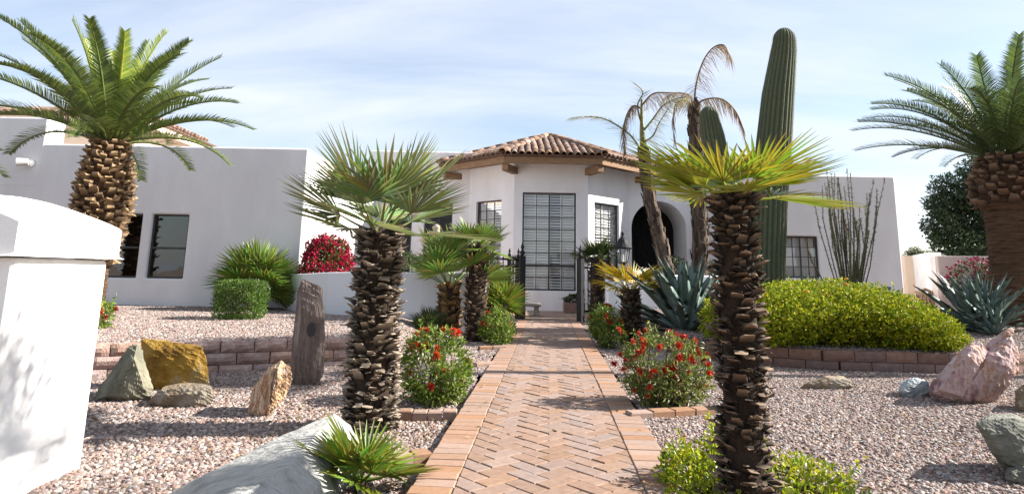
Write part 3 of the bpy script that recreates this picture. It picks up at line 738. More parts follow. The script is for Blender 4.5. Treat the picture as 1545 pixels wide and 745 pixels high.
block_wall('split-face pink block wall three courses high below the left terrace', [WLA-V(.9,.35,0), WLA, WLB], -.075, 3, .112, .31, .16, M_BLOCK, .02)
block_wall('two-course brown brick wall holding the planted bed under the big yellow-green hedge', PR[0:], -.04, 2, .115, .335, .13, M_BLOCK2, .004, 'planter wall')
def edging(label, a, b, z, n):
    a, b = Vector(a), Vector(b); o = thing('bed_edging', label, 'edging', V(a.x,a.y,z)); U = (b-a).normalized(); l = (b-a).length/n; B = V(-U.y,U.x,0)
    m_ = [mesh('edging_brick', prism([V(-l/2+.003,-.05), V(l/2-.003,-.05), V(l/2-.003,.05), V(-l/2+.003,.05)], 0, .075, .008), M_BORD) for _ in range(2)]
    for i in range(n): inst('edging_brick', m_[i%2], o, frame(a+U*l*(i+.5)+V(0,0,z+rnd.uniform(-.006,.006)), U, B, V(0,0,1)) @ Matrix.Rotation(rnd.uniform(-.05,.05),4,'Z'))
def P0(px, py): p = gr(px, py, -.02); p.z = 0; return p
edging('row of tan edging bricks in front of the left red-flowered bush', P0(600,626), P0(690,626), -.06, 4)
edging('tan edging brick row beside the small palm at the foot of the left trunk', P0(560,700), P0(648,688), -.06, 3)
edging('short edging bricks left of the path behind the red-flowered bush', P0(716,553), P0(746,551), -.05, 1)
edging('edging bricks at the foot of the slim palm left of the path', P0(722,527), P0(762,526), -.05, 2)
edging('tan edging bricks along the front of the right red-flowered bush', P0(948,630), P0(1075,622), -.05, 4)

# ---------------------------------------------------------------- leaves and shrubs
RS = np.random.RandomState(11)
def unit(a): return a/np.maximum(1e-9, np.linalg.norm(a, axis=1, keepdims=True))
def leaf_mesh(name, P, D, Ln, Wd, C, m, org):
    n = len(P); S = unit(np.cross(D, RS.normal(size=(n,3)))); Nn = np.cross(S, D)
    Ls = (Ln*RS.uniform(.65,1.25,(n,1))); Ws = Wd*RS.uniform(.7,1.2,(n,1))
    v = np.stack([P, P+D*Ls*.45+S*Ws*.5+Nn*Ws*.14, P+D*Ls-Nn*Ls*.12, P+D*Ls*.45-S*Ws*.5+Nn*Ws*.14], 1).reshape(-1,3)-np.array(org)
    i = np.arange(n)[:,None]*4; f = np.concatenate([i+np.array([[0,1,2]]), i+np.array([[0,2,3]])], 0)
    me = bpy.data.meshes.new(name); me.from_pydata(v.tolist(), [], f.tolist()); me.materials.append(m)
    a = me.attributes.new('Col','FLOAT_COLOR','POINT'); c = np.repeat(np.concatenate([C, np.ones((n,1))],1), 4, 0)
    a.data.foreach_set('color', c.ravel()); return me
def palette(n, cols, jit=.18):
    c = np.array(cols)[RS.randint(len(cols), size=n)]
    return np.clip(c*RS.uniform(1-jit, 1+jit, (n,1))*RS.uniform(.93,1.07,(n,3)), 0, 1)
def blob_pts(blobs, n, box=False, gap=.22, zmin=.0, shell=.38, amp=.2, freq=2.2):
    out = []; nor = []; w = np.array([b[3]*b[4]+b[4]*b[5]+b[3]*b[5] for b in blobs]); w = w/w.sum()
    sd = RS.uniform(0,50)
    while len(out) < n:
        b = blobs[RS.choice(len(blobs), p=w)]; d = RS.normal(size=3); d /= np.linalg.norm(d)
        if box:
            d = d/np.max(np.abs(d))**.86; d = d/max(1, np.linalg.norm(d)/1.45)
        r = 1-shell*RS.rand()**1.6
        if noise.noise(V(*(d*3+sd))) > .3+gap: continue
        r *= 1+amp*noise.noise(V(*(d*freq+sd)))+amp*.5*noise.noise(V(*(d*freq*3+sd)))
        p = np.array(b[:3])+d*r*np.array(b[3:])
        if p[2] < zmin: continue
        if noise.noise(V(*(p*7+sd))) > gap+.12: continue
        out.append(p); nor.append(d)
    return np.array(out), np.array(nor)
def pom_mesh(name, r, n, m):
    mb = MB()
    for _ in range(n):
        d = Vector((rnd.gauss(0,1),rnd.gauss(0,1),rnd.gauss(.5,1))).normalized(); s = d.cross(V(rnd.random(),rnd.random(),rnd.random()+.1)).normalized()*r*.11
        e = d*r*rnd.uniform(.75,1.1); mb.add([-s, s, e+s*.8, e-s*.8], [(0,1,2,3)])
    return mesh(name, mb, m)
POM = [pom_mesh('flower', .036, 60, M_RED) for _ in range(3)]
def dome_mesh(name, r, n, m):
    mb = MB()
    for _ in range(n):
        d = Vector((rnd.gauss(0,1),rnd.gauss(0,1),abs(rnd.gauss(.3,1)))).normalized(); c = d*r*V(1,1,.6).length/1.5; a = d.cross(V(.3,.5,.8)).normalized(); b = d.cross(a); q = r*.33
        c = V(d.x*r, d.y*r, d.z*r*.6); mb.add([c-a*q, c-b*q, c+a*q, c+b*q], [(0,1,2,3)])
    return mesh(name, mb, m)
DOM = [dome_mesh('flower', .026, 26, M_YEL) for _ in range(2)]
def shrub(name, label, cat, loc, blobs, n, Ln, Wd, cols, m=None, fl=None, nf=0, group=None, box=False, stems=14, gap=.22, shell=.38, up=.35, amp=.2, fside=None, fr=(.9,1.3), dirs=None):
    loc = Vector(loc); o = thing(name, label, cat, loc, group)
    P, Nn = blob_pts(blobs, n, box, gap, .01, shell, amp)
    D = unit(Nn*.7+RS.normal(size=P.shape)*.75+np.array([0,0,up])); C = palette(n, cols)
    dead = RS.rand(n) < .025; C[dead] = np.array([.30,.19,.09])*RS.uniform(.6,1.2,(dead.sum(),1))
    xs = []; xd = []
    for i in RS.randint(n, size=max(8, n//(260 if not box else 500))):
        if Nn[i][2] < -.1: continue
        g_ = unit((Nn[i]*.6+np.array([0,0,.8])+RS.normal(size=3)*.45)[None])[0]; ls_ = RS.uniform(.05,.15)*(1 if not box else .45)
        for k in range(9): xs.append(P[i]+g_*ls_*k/8); xd.append(unit((g_*.6+RS.normal(size=3)*.8)[None])[0])
    PA = np.concatenate([P, np.array(xs)]); DA = np.concatenate([D, np.array(xd)]); CA = np.concatenate([C, palette(len(xs), cols)])
    link('foliage', leaf_mesh('foliage', PA+np.array(loc), DA, Ln, Wd, CA, m or M_LEAF, loc), o)
    if stems:
        mb = MB()
        for _ in range(stems):
            p = P[RS.randint(n)]; b = V(RS.uniform(-.06,.06),RS.uniform(-.06,.06),-.02)
            bl = blobs[RS.randint(len(blobs))]; b = V(bl[0]*.7+RS.uniform(-.3,.3)*bl[3], bl[1]*.7+RS.uniform(-.3,.3)*bl[4], -.02)
            t = Vector(p); mid = b*.5+t*.5+V(RS.uniform(-.05,.05),RS.uniform(-.05,.05),.06)
            mb.tube([loc+b, loc+mid, loc+t], [.009,.006,.003], 5, cap=False)
        part('branch', mb, M_TWIG, o)
    if fl:
        k = 0
        while k < nf:
            i = RS.randint(n)
            if Nn[i][2] < (-.2 if fside is None else fside) or Nn[i][1] > .5: continue
            p = Vector(P[i]+Nn[i]*.03)+loc; q = rnd.uniform(*fr)
            inst('flower', rnd.choice(fl), o, Matrix.Translation(p) @ Matrix.Rotation(rnd.uniform(0,6),4,'Z') @ Matrix.Rotation(rnd.uniform(-.6,.6),4,'X') @ Matrix.Scale(q,4)); k += 1
    return o
GB = [(.20,.33,.04),(.30,.43,.05),(.13,.23,.035),(.40,.48,.07)]
def b0(px, py, z): p = gr(px, py, z); p.z = z; return p
G = 'red-flowered bushes lining the brick path'
shrub('flowering_bush', 'bright green bush with few red flowers beside the thick palm trunk', 'bush', b0(657,608,-.05), [(0,0,.30,.26,.25,.28),(-.12,.05,.27,.17,.18,.26),(.12,-.03,.25,.16,.18,.22),(.0,.0,.12,.25,.24,.14)], 3400, .05, .017, GB, fl=POM, nf=20, group=G, fside=.1, gap=.10, fr=(.7,1.1))
shrub('flowering_bush', 'small green bush left of the path at the foot of the slim palm', 'bush', b0(752,520,-.04), [(0,0,.25,.22,.24,.24),(-.13,.1,.2,.16,.16,.2),(.05,-.2,.16,.16,.16,.17)], 2600, .055, .02, GB, fl=POM, nf=7, group=G, fside=.1)
shrub('flowering_bush', 'broad bush full of red flowers leaning over the right edge of the path', 'bush', b0(1003,613,-.03), [(0,0,.30,.31,.28,.27),(-.16,-.02,.30,.20,.2,.25),(.19,.02,.25,.19,.2,.24),(0,0,.14,.3,.26,.14)], 3600, .05, .016, [(.22,.31,.06),(.32,.41,.07),(.14,.21,.045),(.42,.45,.11),(.26,.24,.09)], fl=POM, nf=64, group=G, fside=-.2, gap=.10, stems=40, fr=(.6,.95))
shrub('flowering_bush', 'small red-flowered bush right of the path beside the yellow palm', 'bush', b0(914,525,-.03), [(0,0,.30,.22,.24,.27),(.08,-.12,.2,.18,.18,.2),(-.05,.1,.35,.18,.18,.24)], 2600, .055, .02, GB, fl=POM, nf=15, group=G, fside=.0)
HG = [(.46,.54,.02),(.60,.64,.025),(.30,.40,.02),(.68,.65,.03),(.17,.27,.02)]
hl = V(3.75, 8.3, .17)
hb_ = []
for (px, d, top, rx, ry) in ((1092,8.6,450,.28,.4),(1180,8.35,428,.5,.85),(1235,8.5,425,.55,.9),(1295,8.4,432,.5,.85),(1340,8.2,448,.42,.75),(1380,8.05,468,.34,.62),(1412,7.95,494,.26,.45),(1150,8.2,436,.4,.75)):
    d -= .38; p = at(px, top, d); h = p.z-.17; hb_.append((p.x-hl.x, p.y-hl.y, h*.62, rx, ry, h*.40)); hb_.append((p.x-hl.x, p.y-hl.y+.12, h*.28, rx*.9, ry*.86, h*.30))
M_HEDGE = mat('hedge_leaf', [(.1,.1,.1)], 9, .6, attr=True, transl=.16, spec=.2)
shrub('hedge', 'large mounded yellow-green lantana hedge above the brown brick planter', 'hedge', hl, hb_, 80000, .040, .024, HG, M_HEDGE, fl=DOM, nf=46, stems=60, gap=.25, shell=.55, fside=.35, amp=.24, fr=(.7,1.5))
shrub('ground_shrub', 'spreading lime-green shrub around the foot of the right fan palm', 'shrub', b0(1120,735,-.03), [(-.12,-.05,.06,.3,.26,.12),(.2,-.05,.05,.28,.24,.11),(-.02,.1,.10,.16,.2,.16),(-.3,-.05,.08,.10,.16,.13),(.0,-.35,.05,.45,.25,.1)], 4200, .034, .017, HG, gap=.13, stems=40, shell=.6, up=.6)
cb = b0(361,481,.25)
shrub('boxwood', 'clipped cube-shaped dark green hedge plant on the left terrace', 'hedge', cb, [(0,0,.27,.31,.31,.27)], 9000, .028, .018, [(.08,.17,.02),(.12,.23,.03),(.17,.29,.04)], box=True, gap=.45, shell=.25, amp=.05, stems=20)
bo = at(490,440,11.7); bo.z = .33
bs = shrub('bougainvillea', 'bougainvillea covered in crimson blossom behind the low courtyard wall', 'bush', bo, [(0,0,.62,.42,.42,.60),(-.12,.0,.75,.25,.3,.45),(.15,0,.7,.28,.3,.48)], 7000, .05, .032, [(.08,.14,.03),(.13,.2,.04)], gap=.3)
def blossom(o, blobs, n, cols, sz):
    P, Nn = blob_pts(blobs, n, gap=.1, zmin=.1, shell=.2); P = P*1.0; lo = np.array(ORG[o])
    q = link('blossom', leaf_mesh('blossom', P+Nn*.03+lo, unit(Nn+RS.normal(size=P.shape)*.6), sz, sz*.8, palette(n, cols), M_MAG, ORG[o]), o); q['kind'] = 'stuff'
MG = [(.62,.012,.07),(.5,.01,.05),(.72,.03,.12)]
blossom(bs, [(0,0,.62,.43,.43,.61),(-.12,0,.75,.26,.3,.46),(.15,0,.7,.29,.3,.49)], 4200, MG, .055)
b2 = at(1478,440,16.2); b2.z = .2
bs2 = shrub('bougainvillea', 'dark bougainvillea with purple-red blossom against the mauve garden wall', 'bush', b2, [(0,0,.65,.75,.4,.6),(.5,0,.5,.5,.4,.5)], 2600, .07, .04, [(.05,.08,.025),(.07,.11,.03)], stems=8)
blossom(bs2, [(0,0,.67,.76,.41,.6),(.5,0,.5,.5,.41,.5)], 900, [(.30,.01,.05),(.22,.008,.04)], .08)
ps = at(162,468,7.5); ps.z = .24
shrub('flowering_bush', 'scrap of red and yellow flowered shrub peeking out behind the entrance pillar', 'bush', ps-V(.12,0,0), [(0,0,.15,.17,.16,.19)], 700, .05, .022, GB, fl=POM+DOM, nf=12, stems=6)
shrub('potted_plant', 'low dark green plant growing in the planter under the bay window', 'plant', pc_+V(0,0,.25), [(0,0,.07,.25,.14,.12)], 700, .06, .03, [(.04,.07,.02),(.07,.11,.03)], stems=6)
for px, py, d, h, lb in ((1018,400,14.2,1.35,'leafy green shrub behind the agave at the foot of the leaning palm'),(1062,392,14.6,1.3,'leafy green shrub at the foot of the thick bare palm')):
    p = at(px,440,d); p.z = 0
    shrub('courtyard_shrub', lb, 'shrub', p, [(0,0,h*.6,.42,.4,h*.45)], 1500, .06, .03, [(.06,.10,.025),(.10,.15,.035)], stems=8)
lsh = at(640,440,12.5); lsh.z = 0
shrub('courtyard_shrub', 'dark green shrub behind the courtyard wall below the dark windows', 'shrub', lsh+V(-.35,0,0), [(0,0,.75,.6,.4,.55)], 2400, .06, .03, [(.05,.09,.02),(.09,.14,.03)], stems=8)

# ---------------------------------------------------------------- rocks
def rock(name, label, front, zg, th, mats, back=.75, bulge=.05, amp=.02, cat='rock', extra=(), seed=0, sub=4, dd=None):
    """standing stone: its outline at distance d, extruded back by th with its own bulging faces"""
    parts_ = front if isinstance(front[0], list) else [front]; front = sum(parts_, [])
    rr = random.Random(seed); low = max(front, key=lambda q: q[1]); d = gr(low[0], low[1]-2, zg).y+bulge*.5
    if dd: d = dd
    pts = [at(px, py, d) for px, py in front]
    c = sum(pts, V(0,0,0))/len(pts); bm = bmesh.new()
    hulls = []; i0 = 0
    for pf in parts_:
        sub_ = pts[i0:i0+len(pf)]; i0 += len(pf); cc = sum(sub_, V(0,0,0))/len(sub_); hulls.append((sub_, cc))
    for (sub_, c) in hulls:
     nv = []
     for p in sub_:
        nv.append(bm.verts.new(p))
        e_ = th*rr.uniform(.8,1.1); q = c+(p-c)*back; q.x += e_*c.x/c.y; q.y = p.y+e_; q.z = min(p.z, q.z) if p.z < c.z else q.z; nv.append(bm.verts.new(q))
        e_ = bulge*rr.uniform(.4,1.2); q = c+(p-c)*.62; q.x -= e_*c.x/c.y; q.y = p.y-e_; nv.append(bm.verts.new(q))
     bmesh.ops.convex_hull(bm, input=nv)
    c = sum(pts, V(0,0,0))/len(pts)
    bmesh.ops.delete(bm, geom=[v for v in bm.verts if not v.link_faces], context='VERTS')
    bmesh.ops.triangulate(bm, faces=bm.faces[:])
    for _ in range(sub):
        bmesh.ops.subdivide_edges(bm, edges=[e for e in bm.edges if e.calc_length() > .014], cuts=1, use_grid_fill=True)
        bmesh.ops.triangulate(bm, faces=bm.faces[:])
    bm.normal_update(); sz = max((p-c).length for p in pts)
    for v in bm.verts:
        p = v.co/sz*1.6+V(seed*3.1,0,0)
        q = p+V(noise.noise(p*2), noise.noise(p*2+V(9,0,0)), 0)*.25; st = (q.x*.5+q.z*.9+q.y*.3)*5.5; f = st-math.floor(st)
        k = noise.fractal(p*2.0, .9, 2.1, 5)*amp*.7 + (1-abs(noise.noise(p*2.2))*2.4)*amp*.35 + (f**3)*amp*.5
        v.co += v.normal*k
    base = V(c.x, c.y+th/2, min(p.z for p in pts)); 
    for v in bm.verts: v.co -= base
    me = bpy.data.meshes.new(name); bm.to_mesh(me); bm.free(); me.materials.append(mats)
    return tag(link(name, me, None, base), label, cat)
R_GREEN = mat('green_rock', [(.15,.15,.11),(.25,.24,.17),(.36,.33,.23)], 5, .9, 1, 28, stretch=(1,1,.5), dist=.02)
R_OCHRE = mat('ochre_rock', [(.18,.085,.012),(.36,.20,.025),(.46,.28,.05),(.52,.44,.28)], 4, .8, 1, 22, dist=.02)
R_TAN = mat('tan_rock', [(.20,.12,.06),(.34,.27,.19),(.47,.42,.34)], 5, .9, 1, 30, dist=.02)
R_PET = mat('petrified_wood', [(.52,.40,.30),(.56,.46,.37),(.30,.12,.04),(.54,.42,.30),(.50,.33,.18),(.10,.045,.025),(.56,.47,.38)], 2.6, .8, 1, 20, stretch=(3.2,3.2,.7), dist=.02, k_=1)
R_OBE = mat('grey_petrified_wood', [(.14,.105,.09),(.34,.265,.23),(.22,.165,.145),(.50,.41,.36)], 4, .9, 1, 22, stretch=(3,3,.45), dist=.03)
R_WHITE = mat('white_boulder', [(.36,.36,.33),(.55,.55,.52),(.66,.65,.62),(.50,.50,.47)], 5, .9, 1, 22, dist=.03, k_=.55, stretch=(1,2.2,1))
R_PINK = mat('pink_quartz', [(.26,.13,.13),(.52,.34,.33),(.70,.53,.50),(.55,.30,.20),(.78,.66,.63)], 4.5, .8, 1, 18, stretch=(1.8,1.8,.7), dist=.03)
R_BLUE = mat('bluewhite_rock', [(.26,.33,.36),(.50,.55,.56),(.70,.72,.71)], 7, .8, 1, 25, dist=.02)
R_GREY = mat('grey_green_rock', [(.14,.145,.12),(.23,.23,.19),(.33,.32,.26)], 4, .9, 1, 20, stretch=(1,1,2.5), dist=.02)
rock('rock', 'pointed grey-green standing rock nearest the white pillar', [(140,606),(150,585),(196,522),(207,519),(214,530),(230,586),(226,602),(190,608)], -0.05, .22, R_GREEN, bulge=.10, seed=1, amp=0.0108)
rock('rock', 'upright ochre-brown slab rock behind the pointed grey-green rock', [(214,512),(236,513),(262,526),(304,524),(312,545),(316,583),(290,588),(225,590),(210,560)], -0.045, .2, R_OCHRE, bulge=.05, back=.9, seed=2, amp=0.0108)
rock('rock', 'low flat tan and grey rock lying in front of the ochre slab', [(223,606),(240,590),(275,584),(320,584),(322,604),(310,615),(270,617),(235,613)], -0.05, .3, R_TAN, bulge=.04, seed=3, amp=0.0108)
rock('rock', 'small cream petrified wood stone streaked rust brown leaning right', [(375,621),(380,590),(405,556),(424,543),(438,553),(440,573),(430,598),(405,626),(388,629)], -0.045, .2, R_PET, bulge=.06, seed=4, amp=0.0096)
ob = rock('standing_stone', 'tall grey petrified wood obelisk set upright with a dark oval disc for its hole', [(436,580),(441,520),(449,440),(456,420),(480,431),(486,436),(487,470),(491,520),(488,560),(477,585),(455,584)], -0.035, .2, R_OBE, bulge=.035, back=.85, seed=5, amp=0.0084)
p = at(469,497,gr(477,583,-.035).y+.0175-.045); mb = MB(); vs = [(p.x+.036*cos(2*pi*k/24), p.y+yy, p.z+.062*sin(2*pi*k/24)) for yy in (.05,0) for k in range(24)]
mb.add(vs, [tuple(range(24,48))[::-1]]+[(k,(k+1)%24,24+(k+1)%24,24+k) for k in range(24)]); part('disc', mb, mat('dark_hole', [(.055,.05,.05),(.08,.072,.07)], 9, .8), ob)  # dark colour of the disc stands in for the shade inside the hole
# big white boulder: built from its own footprint and ridge
def hull_rock(name, label, pts, m, cat='rock', amp=.02, seed=0, sub=4):
    bm = bmesh.new()
    for q in pts: bm.verts.new(q)
    bmesh.ops.convex_hull(bm, input=bm.verts[:]); bmesh.ops.triangulate(bm, faces=bm.faces[:])
    for _ in range(sub):
        bmesh.ops.subdivide_edges(bm, edges=[e for e in bm.edges if e.calc_length() > .016], cuts=1, use_grid_fill=True); bmesh.ops.triangulate(bm, faces=bm.faces[:])
    for _ in range(0): bmesh.ops.smooth_vert(bm, verts=bm.verts[:], factor=.5, use_axis_x=True, use_axis_y=True, use_axis_z=True)
    bm.normal_update()
    for v in bm.verts:
        v.co += v.normal*(noise.fractal(v.co*3+V(seed,0,0), 1, 2.1, 5)*amp+(abs(noise.noise(v.co*5+V(seed,0,0)))-.2)*amp)
    base = Vector(pts[0]); base = V(sum(q[0] for q in pts)/len(pts), sum(q[1] for q in pts)/len(pts), min(q[2] for q in pts))
    for v in bm.verts: v.co -= base
    me = bpy.data.meshes.new(name); bm.to_mesh(me); bm.free(); me.materials.append(m)
    return tag(link(name, me, None, base), label, cat)
def zz(px, py, z): return gr(px, py, z)
hull_rock('boulder', 'long smooth white boulder lying below the left fan palm', [zz(225,760,-.06), zz(500,640,-.06), zz(300,722,.07), zz(420,660,.15), zz(505,622,.17), zz(530,640,.12), zz(545,680,-.05), zz(440,700,.17), zz(340,760,.10), zz(480,735,.08), zz(500,790,-.06), zz(260,830,-.06), zz(380,850,-.06)], R_WHITE, amp=.016, seed=3, sub=5)
rock('boulder', 'large angular pink quartz boulder at the right end of the hedge wall', [[(1402,596),(1404,580),(1440,540),(1466,518),(1480,517),(1494,534),(1472,580),(1455,614),(1420,606)],[(1462,560),(1490,529),(1526,506),(1537,535),(1536,560),(1518,584),(1494,610),(1440,614),(1440,590)]], -0.03, .4, R_PINK, bulge=.10, seed=6, amp=0.0144)
PINKD = gr(1455,612,-.03).y+.10
rock('rock', 'grey-pink shard leaning on top of the pink quartz boulder', [(1487,522),(1492,515),(1520,496),(1531,493),(1529,504),(1500,531),(1491,533)], -.03, .14, R_PINK, bulge=.03, seed=7, amp=0.0060, sub=3, dd=PINKD)
rock('rock', 'small blue-white rock left of the pink boulder', [(1356,590),(1359,577),(1378,571),(1400,577),(1404,590),(1396,602),(1366,602)], -0.03, .2, R_BLUE, bulge=.05, seed=8, sub=3, amp=.012)
rock('rock', 'flat pale tan stone lying alone in the right gravel', [(1205,588),(1215,578),(1245,569),(1280,572),(1292,582),(1270,588)], -0.03, .25, R_TAN, bulge=.02, seed=9, sub=3, amp=0.0084)
rock('rock', 'blocky grey-green rock leaning at the lower right edge of the gravel', [(1474,638),(1490,632),(1530,633),(1575,650),(1600,700),(1575,728),(1530,718),(1512,706),(1490,672)], -0.03, .3, R_GREY, bulge=.06, seed=10, amp=0.0108)
rock('rock', 'small blue-grey rock in front of the blocky grey-green rock', [(1516,722),(1522,708),(1545,702),(1575,712),(1578,728),(1540,732)], -0.03, .15, R_GREY, bulge=.03, seed=11, sub=3, amp=.012)
rock('rock', 'rounded orange-brown rock on the right edge behind the blocky rock', [(1531,610),(1533,590),(1548,578),(1575,590),(1580,615),(1556,628),(1538,626)], -0.03, .22, R_TAN, bulge=.06, seed=12, sub=3, amp=.012)
rock('rock', 'brown and white standing rock between the hedge and the right agave', [(1373,468),(1378,440),(1396,434),(1408,440),(1412,468)], 0.22, .25, R_PET, bulge=.06, seed=13, sub=3, amp=.012)
rock('rock', 'small white rock at the bottom edge below the right fan palm', [(1140,760),(1150,738),(1172,732),(1192,740),(1198,760)], -0.03, .14, R_WHITE, bulge=.03, seed=14, sub=3, amp=.012)

# ---------------------------------------------------------------- palms
def fan_leaf(pet, R, nseg, spread, g0, g1, tip, seed, w=None, droop=.0):
    rr = random.Random(seed); mb = MB(); mb.cc = (g0[0]*1.5, g0[1]*1.4, g0[2]*1.3)
    pts = [V(pet*t, 0, -.02*pet*sin(pi*t)) for t in (0,.33,.66,1)]
    mb.tube(pts, [.013,.010,.008,.006], 5)
    h = V(pet,0,0); st = spread/(nseg-1)
    for i in range(nseg):
        a = -spread/2+st*i+rr.uniform(-.012,.012); q = cos(a*.75)
        d = V(cos(a), sin(a), .10*(1-q)-.02+rr.uniform(-.03,.03)).normalized(); s = V(-sin(a), cos(a), 0)
        Ln = R*(.74+.28*q)*rr.uniform(.92,1.06); up = d.cross(s); up = up if up.z > 0 else -up
        wm = (w or R*.52*st*1.0)/1; dr = droop*rr.uniform(.3,1.6)
        c0 = tuple(g0[k]+(g1[k]-g0[k])*rr.random() for k in range(3)); dry = rr.random()
        ct = tuple(c0[k]+(tip[k]-c0[k])*min(1, .35+.65*dry) for k in range(3)); cm = tuple(c0[k]+(tip[k]-c0[k])*.05*dry for k in range(3))
        prof = [(.0,.004,c0),(.52,wm,c0),(.78,wm*.60,cm),(1.0,.0015,ct)]
        vs = []; cs = []
        for (t, ww, cc) in prof:
            c = h+d*(Ln*t)+V(0,0,-dr*t*t*Ln); vs += [c+s*ww*.5+up*ww*.28, c, c-s*ww*.5+up*ww*.28]; cs += [cc]*3
        fs = []
        for j in range(3): fs += [(3*j,3*j+3,3*j+4,3*j+1),(3*j+1,3*j+4,3*j+5,3*j+2)]
        mb.add(vs, fs, 0, cs)
    return mesh('frond', mb, M_FAN, col=True)
def stub_mesh(w0, w1, ln, th, ca, cb, seed):
    rr = random.Random(seed); mb = MB()
    v = []; c = []
    for (t, w, h) in ((0,w0,th*1.3),(.55,(w0+w1)*.5,th),(1,w1,th*.5)):
        y = ln*t; z = ln*rr.uniform(-.1,.35)*t*t
        for sx in (-1,1):
            for k in (0,1): v.append((sx*w/2*rr.uniform(.85,1.1), y+rr.uniform(-.5,.5)*ln*.6*t, z+(k-.5)*h)); c.append(tuple(ca[i]+(cb[i]-ca[i])*t**1.5 for i in range(3)))
    fs = []
    for j in (0,4): fs += [(j,j+1,j+5,j+4),(j+2,j+6,j+7,j+3),(j+1,j+3,j+7,j+5),(j,j+4,j+6,j+2)]
    fs.append((8,9,11,10)); mb.add(v, fs, 0, c); return mesh('leaf_base', mb, M_STUB, col=True)
def stubs(o, base, n, z0, z1, rad, ms, tilt, smin, smax, jit=.15, axis=None):
    for i in range(n):
        t = (i+.5)/n; z = z0+(z1-z0)*t; a = i*2.39996+rnd.uniform(-jit,jit); r = rad(t)*rnd.uniform(.95,1.03)
        out = V(cos(a), sin(a), 0); el = tilt+rnd.uniform(-.4,.4)
        y = (out*cos(el)+V(0,0,sin(el))); x = V(-sin(a), cos(a), 0); x = (x+V(0,0,rnd.uniform(-.15,.15))).normalized(); x = (x-y*x.dot(y)).normalized()
        p = base+out*r+V(0,0,z+rnd.uniform(-.012,.012)); 
        if axis: p += axis(t)
        inst('leaf_base', rnd.choice(ms), o, frame(p, x, y, x.cross(y), rnd.uniform(smin, smax)))
def fibres(o, base, n, z0, z1, rad, ln, name='fibre', m=None):
    mb = MB()
    for i in range(n):
        t = rnd.random(); a = rnd.uniform(0,2*pi); out = V(cos(a),sin(a),0); r = rad(t)*.98; z = z0+(z1-z0)*t
        p = base+out*r+V(0,0,z); l_ = ln*rnd.uniform(.4,1.2); e = p+out*l_*rnd.uniform(.3,.9)+V(rnd.uniform(-.3,.3)*l_, rnd.uniform(-.3,.3)*l_, rnd.uniform(-.5,.7)*l_)
        s = V(-sin(a),cos(a),0)*.0025; mb.add([p-s, p+s, e], [(0,1,2)])
    q = part(name, mb, m or M_FIB, o); q['kind'] = 'stuff'
def fan_palm(label, loc, h, r0, r1, nl, leaves, nst, els, stubcol, scale=(.85,1.1), stub=(.055,.042,.065,.011), name='fan_palm', group=None, crown=.0, tilt=1.0, az0=0, fib=1400, twist=.5, lift=0, extra=0):
    loc = Vector(loc); o = thing(name, label, 'palm', loc, group); rad = lambda t: r0+(r1-r0)*t
    mb = MB(); n = 9
    mb.tube([loc+V(0,0,h*i/n-.04*(i==0)) for i in range(n+1)], [rad(i/n)*.93*(1+.05*noise.noise(V(i*.9,loc.x,0))) for i in range(n+1)], 14); part('trunk', mb, M_FIB, o, smooth=True)
    if nst:
        ms = [stub_mesh(*stub, stubcol[0], stubcol[1], s) for s in range(4)]
        stubs(o, loc, nst, .0, h*1.0, rad, ms, tilt, .6, 1.45, .5)
        if extra:
            mb = MB()
            for i in range(extra):
                t = rnd.random(); a = rnd.uniform(0,2*pi); out = V(cos(a),sin(a),0); el = tilt+rnd.uniform(-.5,.4); y = out*cos(el)+V(0,0,sin(el)); x = V(-sin(a),cos(a),rnd.uniform(-.4,.4)); x = (x-y*x.dot(y)).normalized()
                m_ = ms[rnd.randrange(4)]; F_ = frame(loc+out*rad(t)*rnd.uniform(.92,1.0)+V(0,0,h*t), x, y, x.cross(y), rnd.uniform(.5,.95)); dk = rnd.uniform(.25,.9)
                mb.add([F_ @ q.co for q in m_.vertices], [tuple(f.vertices) for f in m_.polygons], 0, [tuple(z*dk for z in m_.attributes['Col'].data[q.index].color[:3]) for q in m_.vertices])
            part('leaf_base', mb, M_STUB, o, col=True, stuff=True)
    if fib: fibres(o, loc, fib, 0, h, rad, .06)
    top = loc+V(0,0,h*.985+lift)
    for i in range(nl):
        t = (i+.5)/nl; el = radians(els[0]+(els[1]-els[0])*t**.8+rnd.uniform(-9,9)); a = az0+i*2.39996+rnd.uniform(-.25,.25)
        p = top+V(cos(a),sin(a),0)*r1*.45*cos(el)+V(0,0,crown*(1-t)*-.3)
        M = Matrix.Translation(p) @ Matrix.Rotation(a,4,'Z') @ Matrix.Rotation(-el,4,'Y') @ Matrix.Rotation(rnd.uniform(-twist,twist),4,'X') @ Matrix.Scale(rnd.uniform(*scale),4)
        inst('frond', leaves[i % len(leaves)], o, M)
    return o
GL0, GL1 = (.085,.14,.03), (.16,.22,.06)
LF_A = [fan_leaf(.26, .49, 25, 2.6, (.17,.23,.06), (.34,.39,.15), (.48,.45,.24), 10+s) for s in range(4)]
LF_B = [fan_leaf(.14, .39, 25, 2.5, (.30,.36,.03), (.55,.55,.05), (.22,.10,.05), 20+s) for s in range(4)]
LF_C = [fan_leaf(.22, .38, 22, 3.6, (.16,.26,.04), (.32,.40,.08), (.45,.42,.15), 30+s) for s in range(3)]
LF_Y = [fan_leaf(.20, .40, 20, 2.4, (.36,.34,.03), (.85,.52,.03), (.60,.33,.04), 40+s, droop=.15) for s in range(4)]
LF_S = [fan_leaf(.12, .29, 18, 3.0, (.14,.22,.025), (.36,.44,.055), (.48,.45,.13), 50+s) for s in range(3)]
LF_D = [fan_leaf(.16, .36, 22, 3.6, (.05,.09,.025), (.10,.15,.04), (.2,.19,.08), 60+s) for s in range(3)]
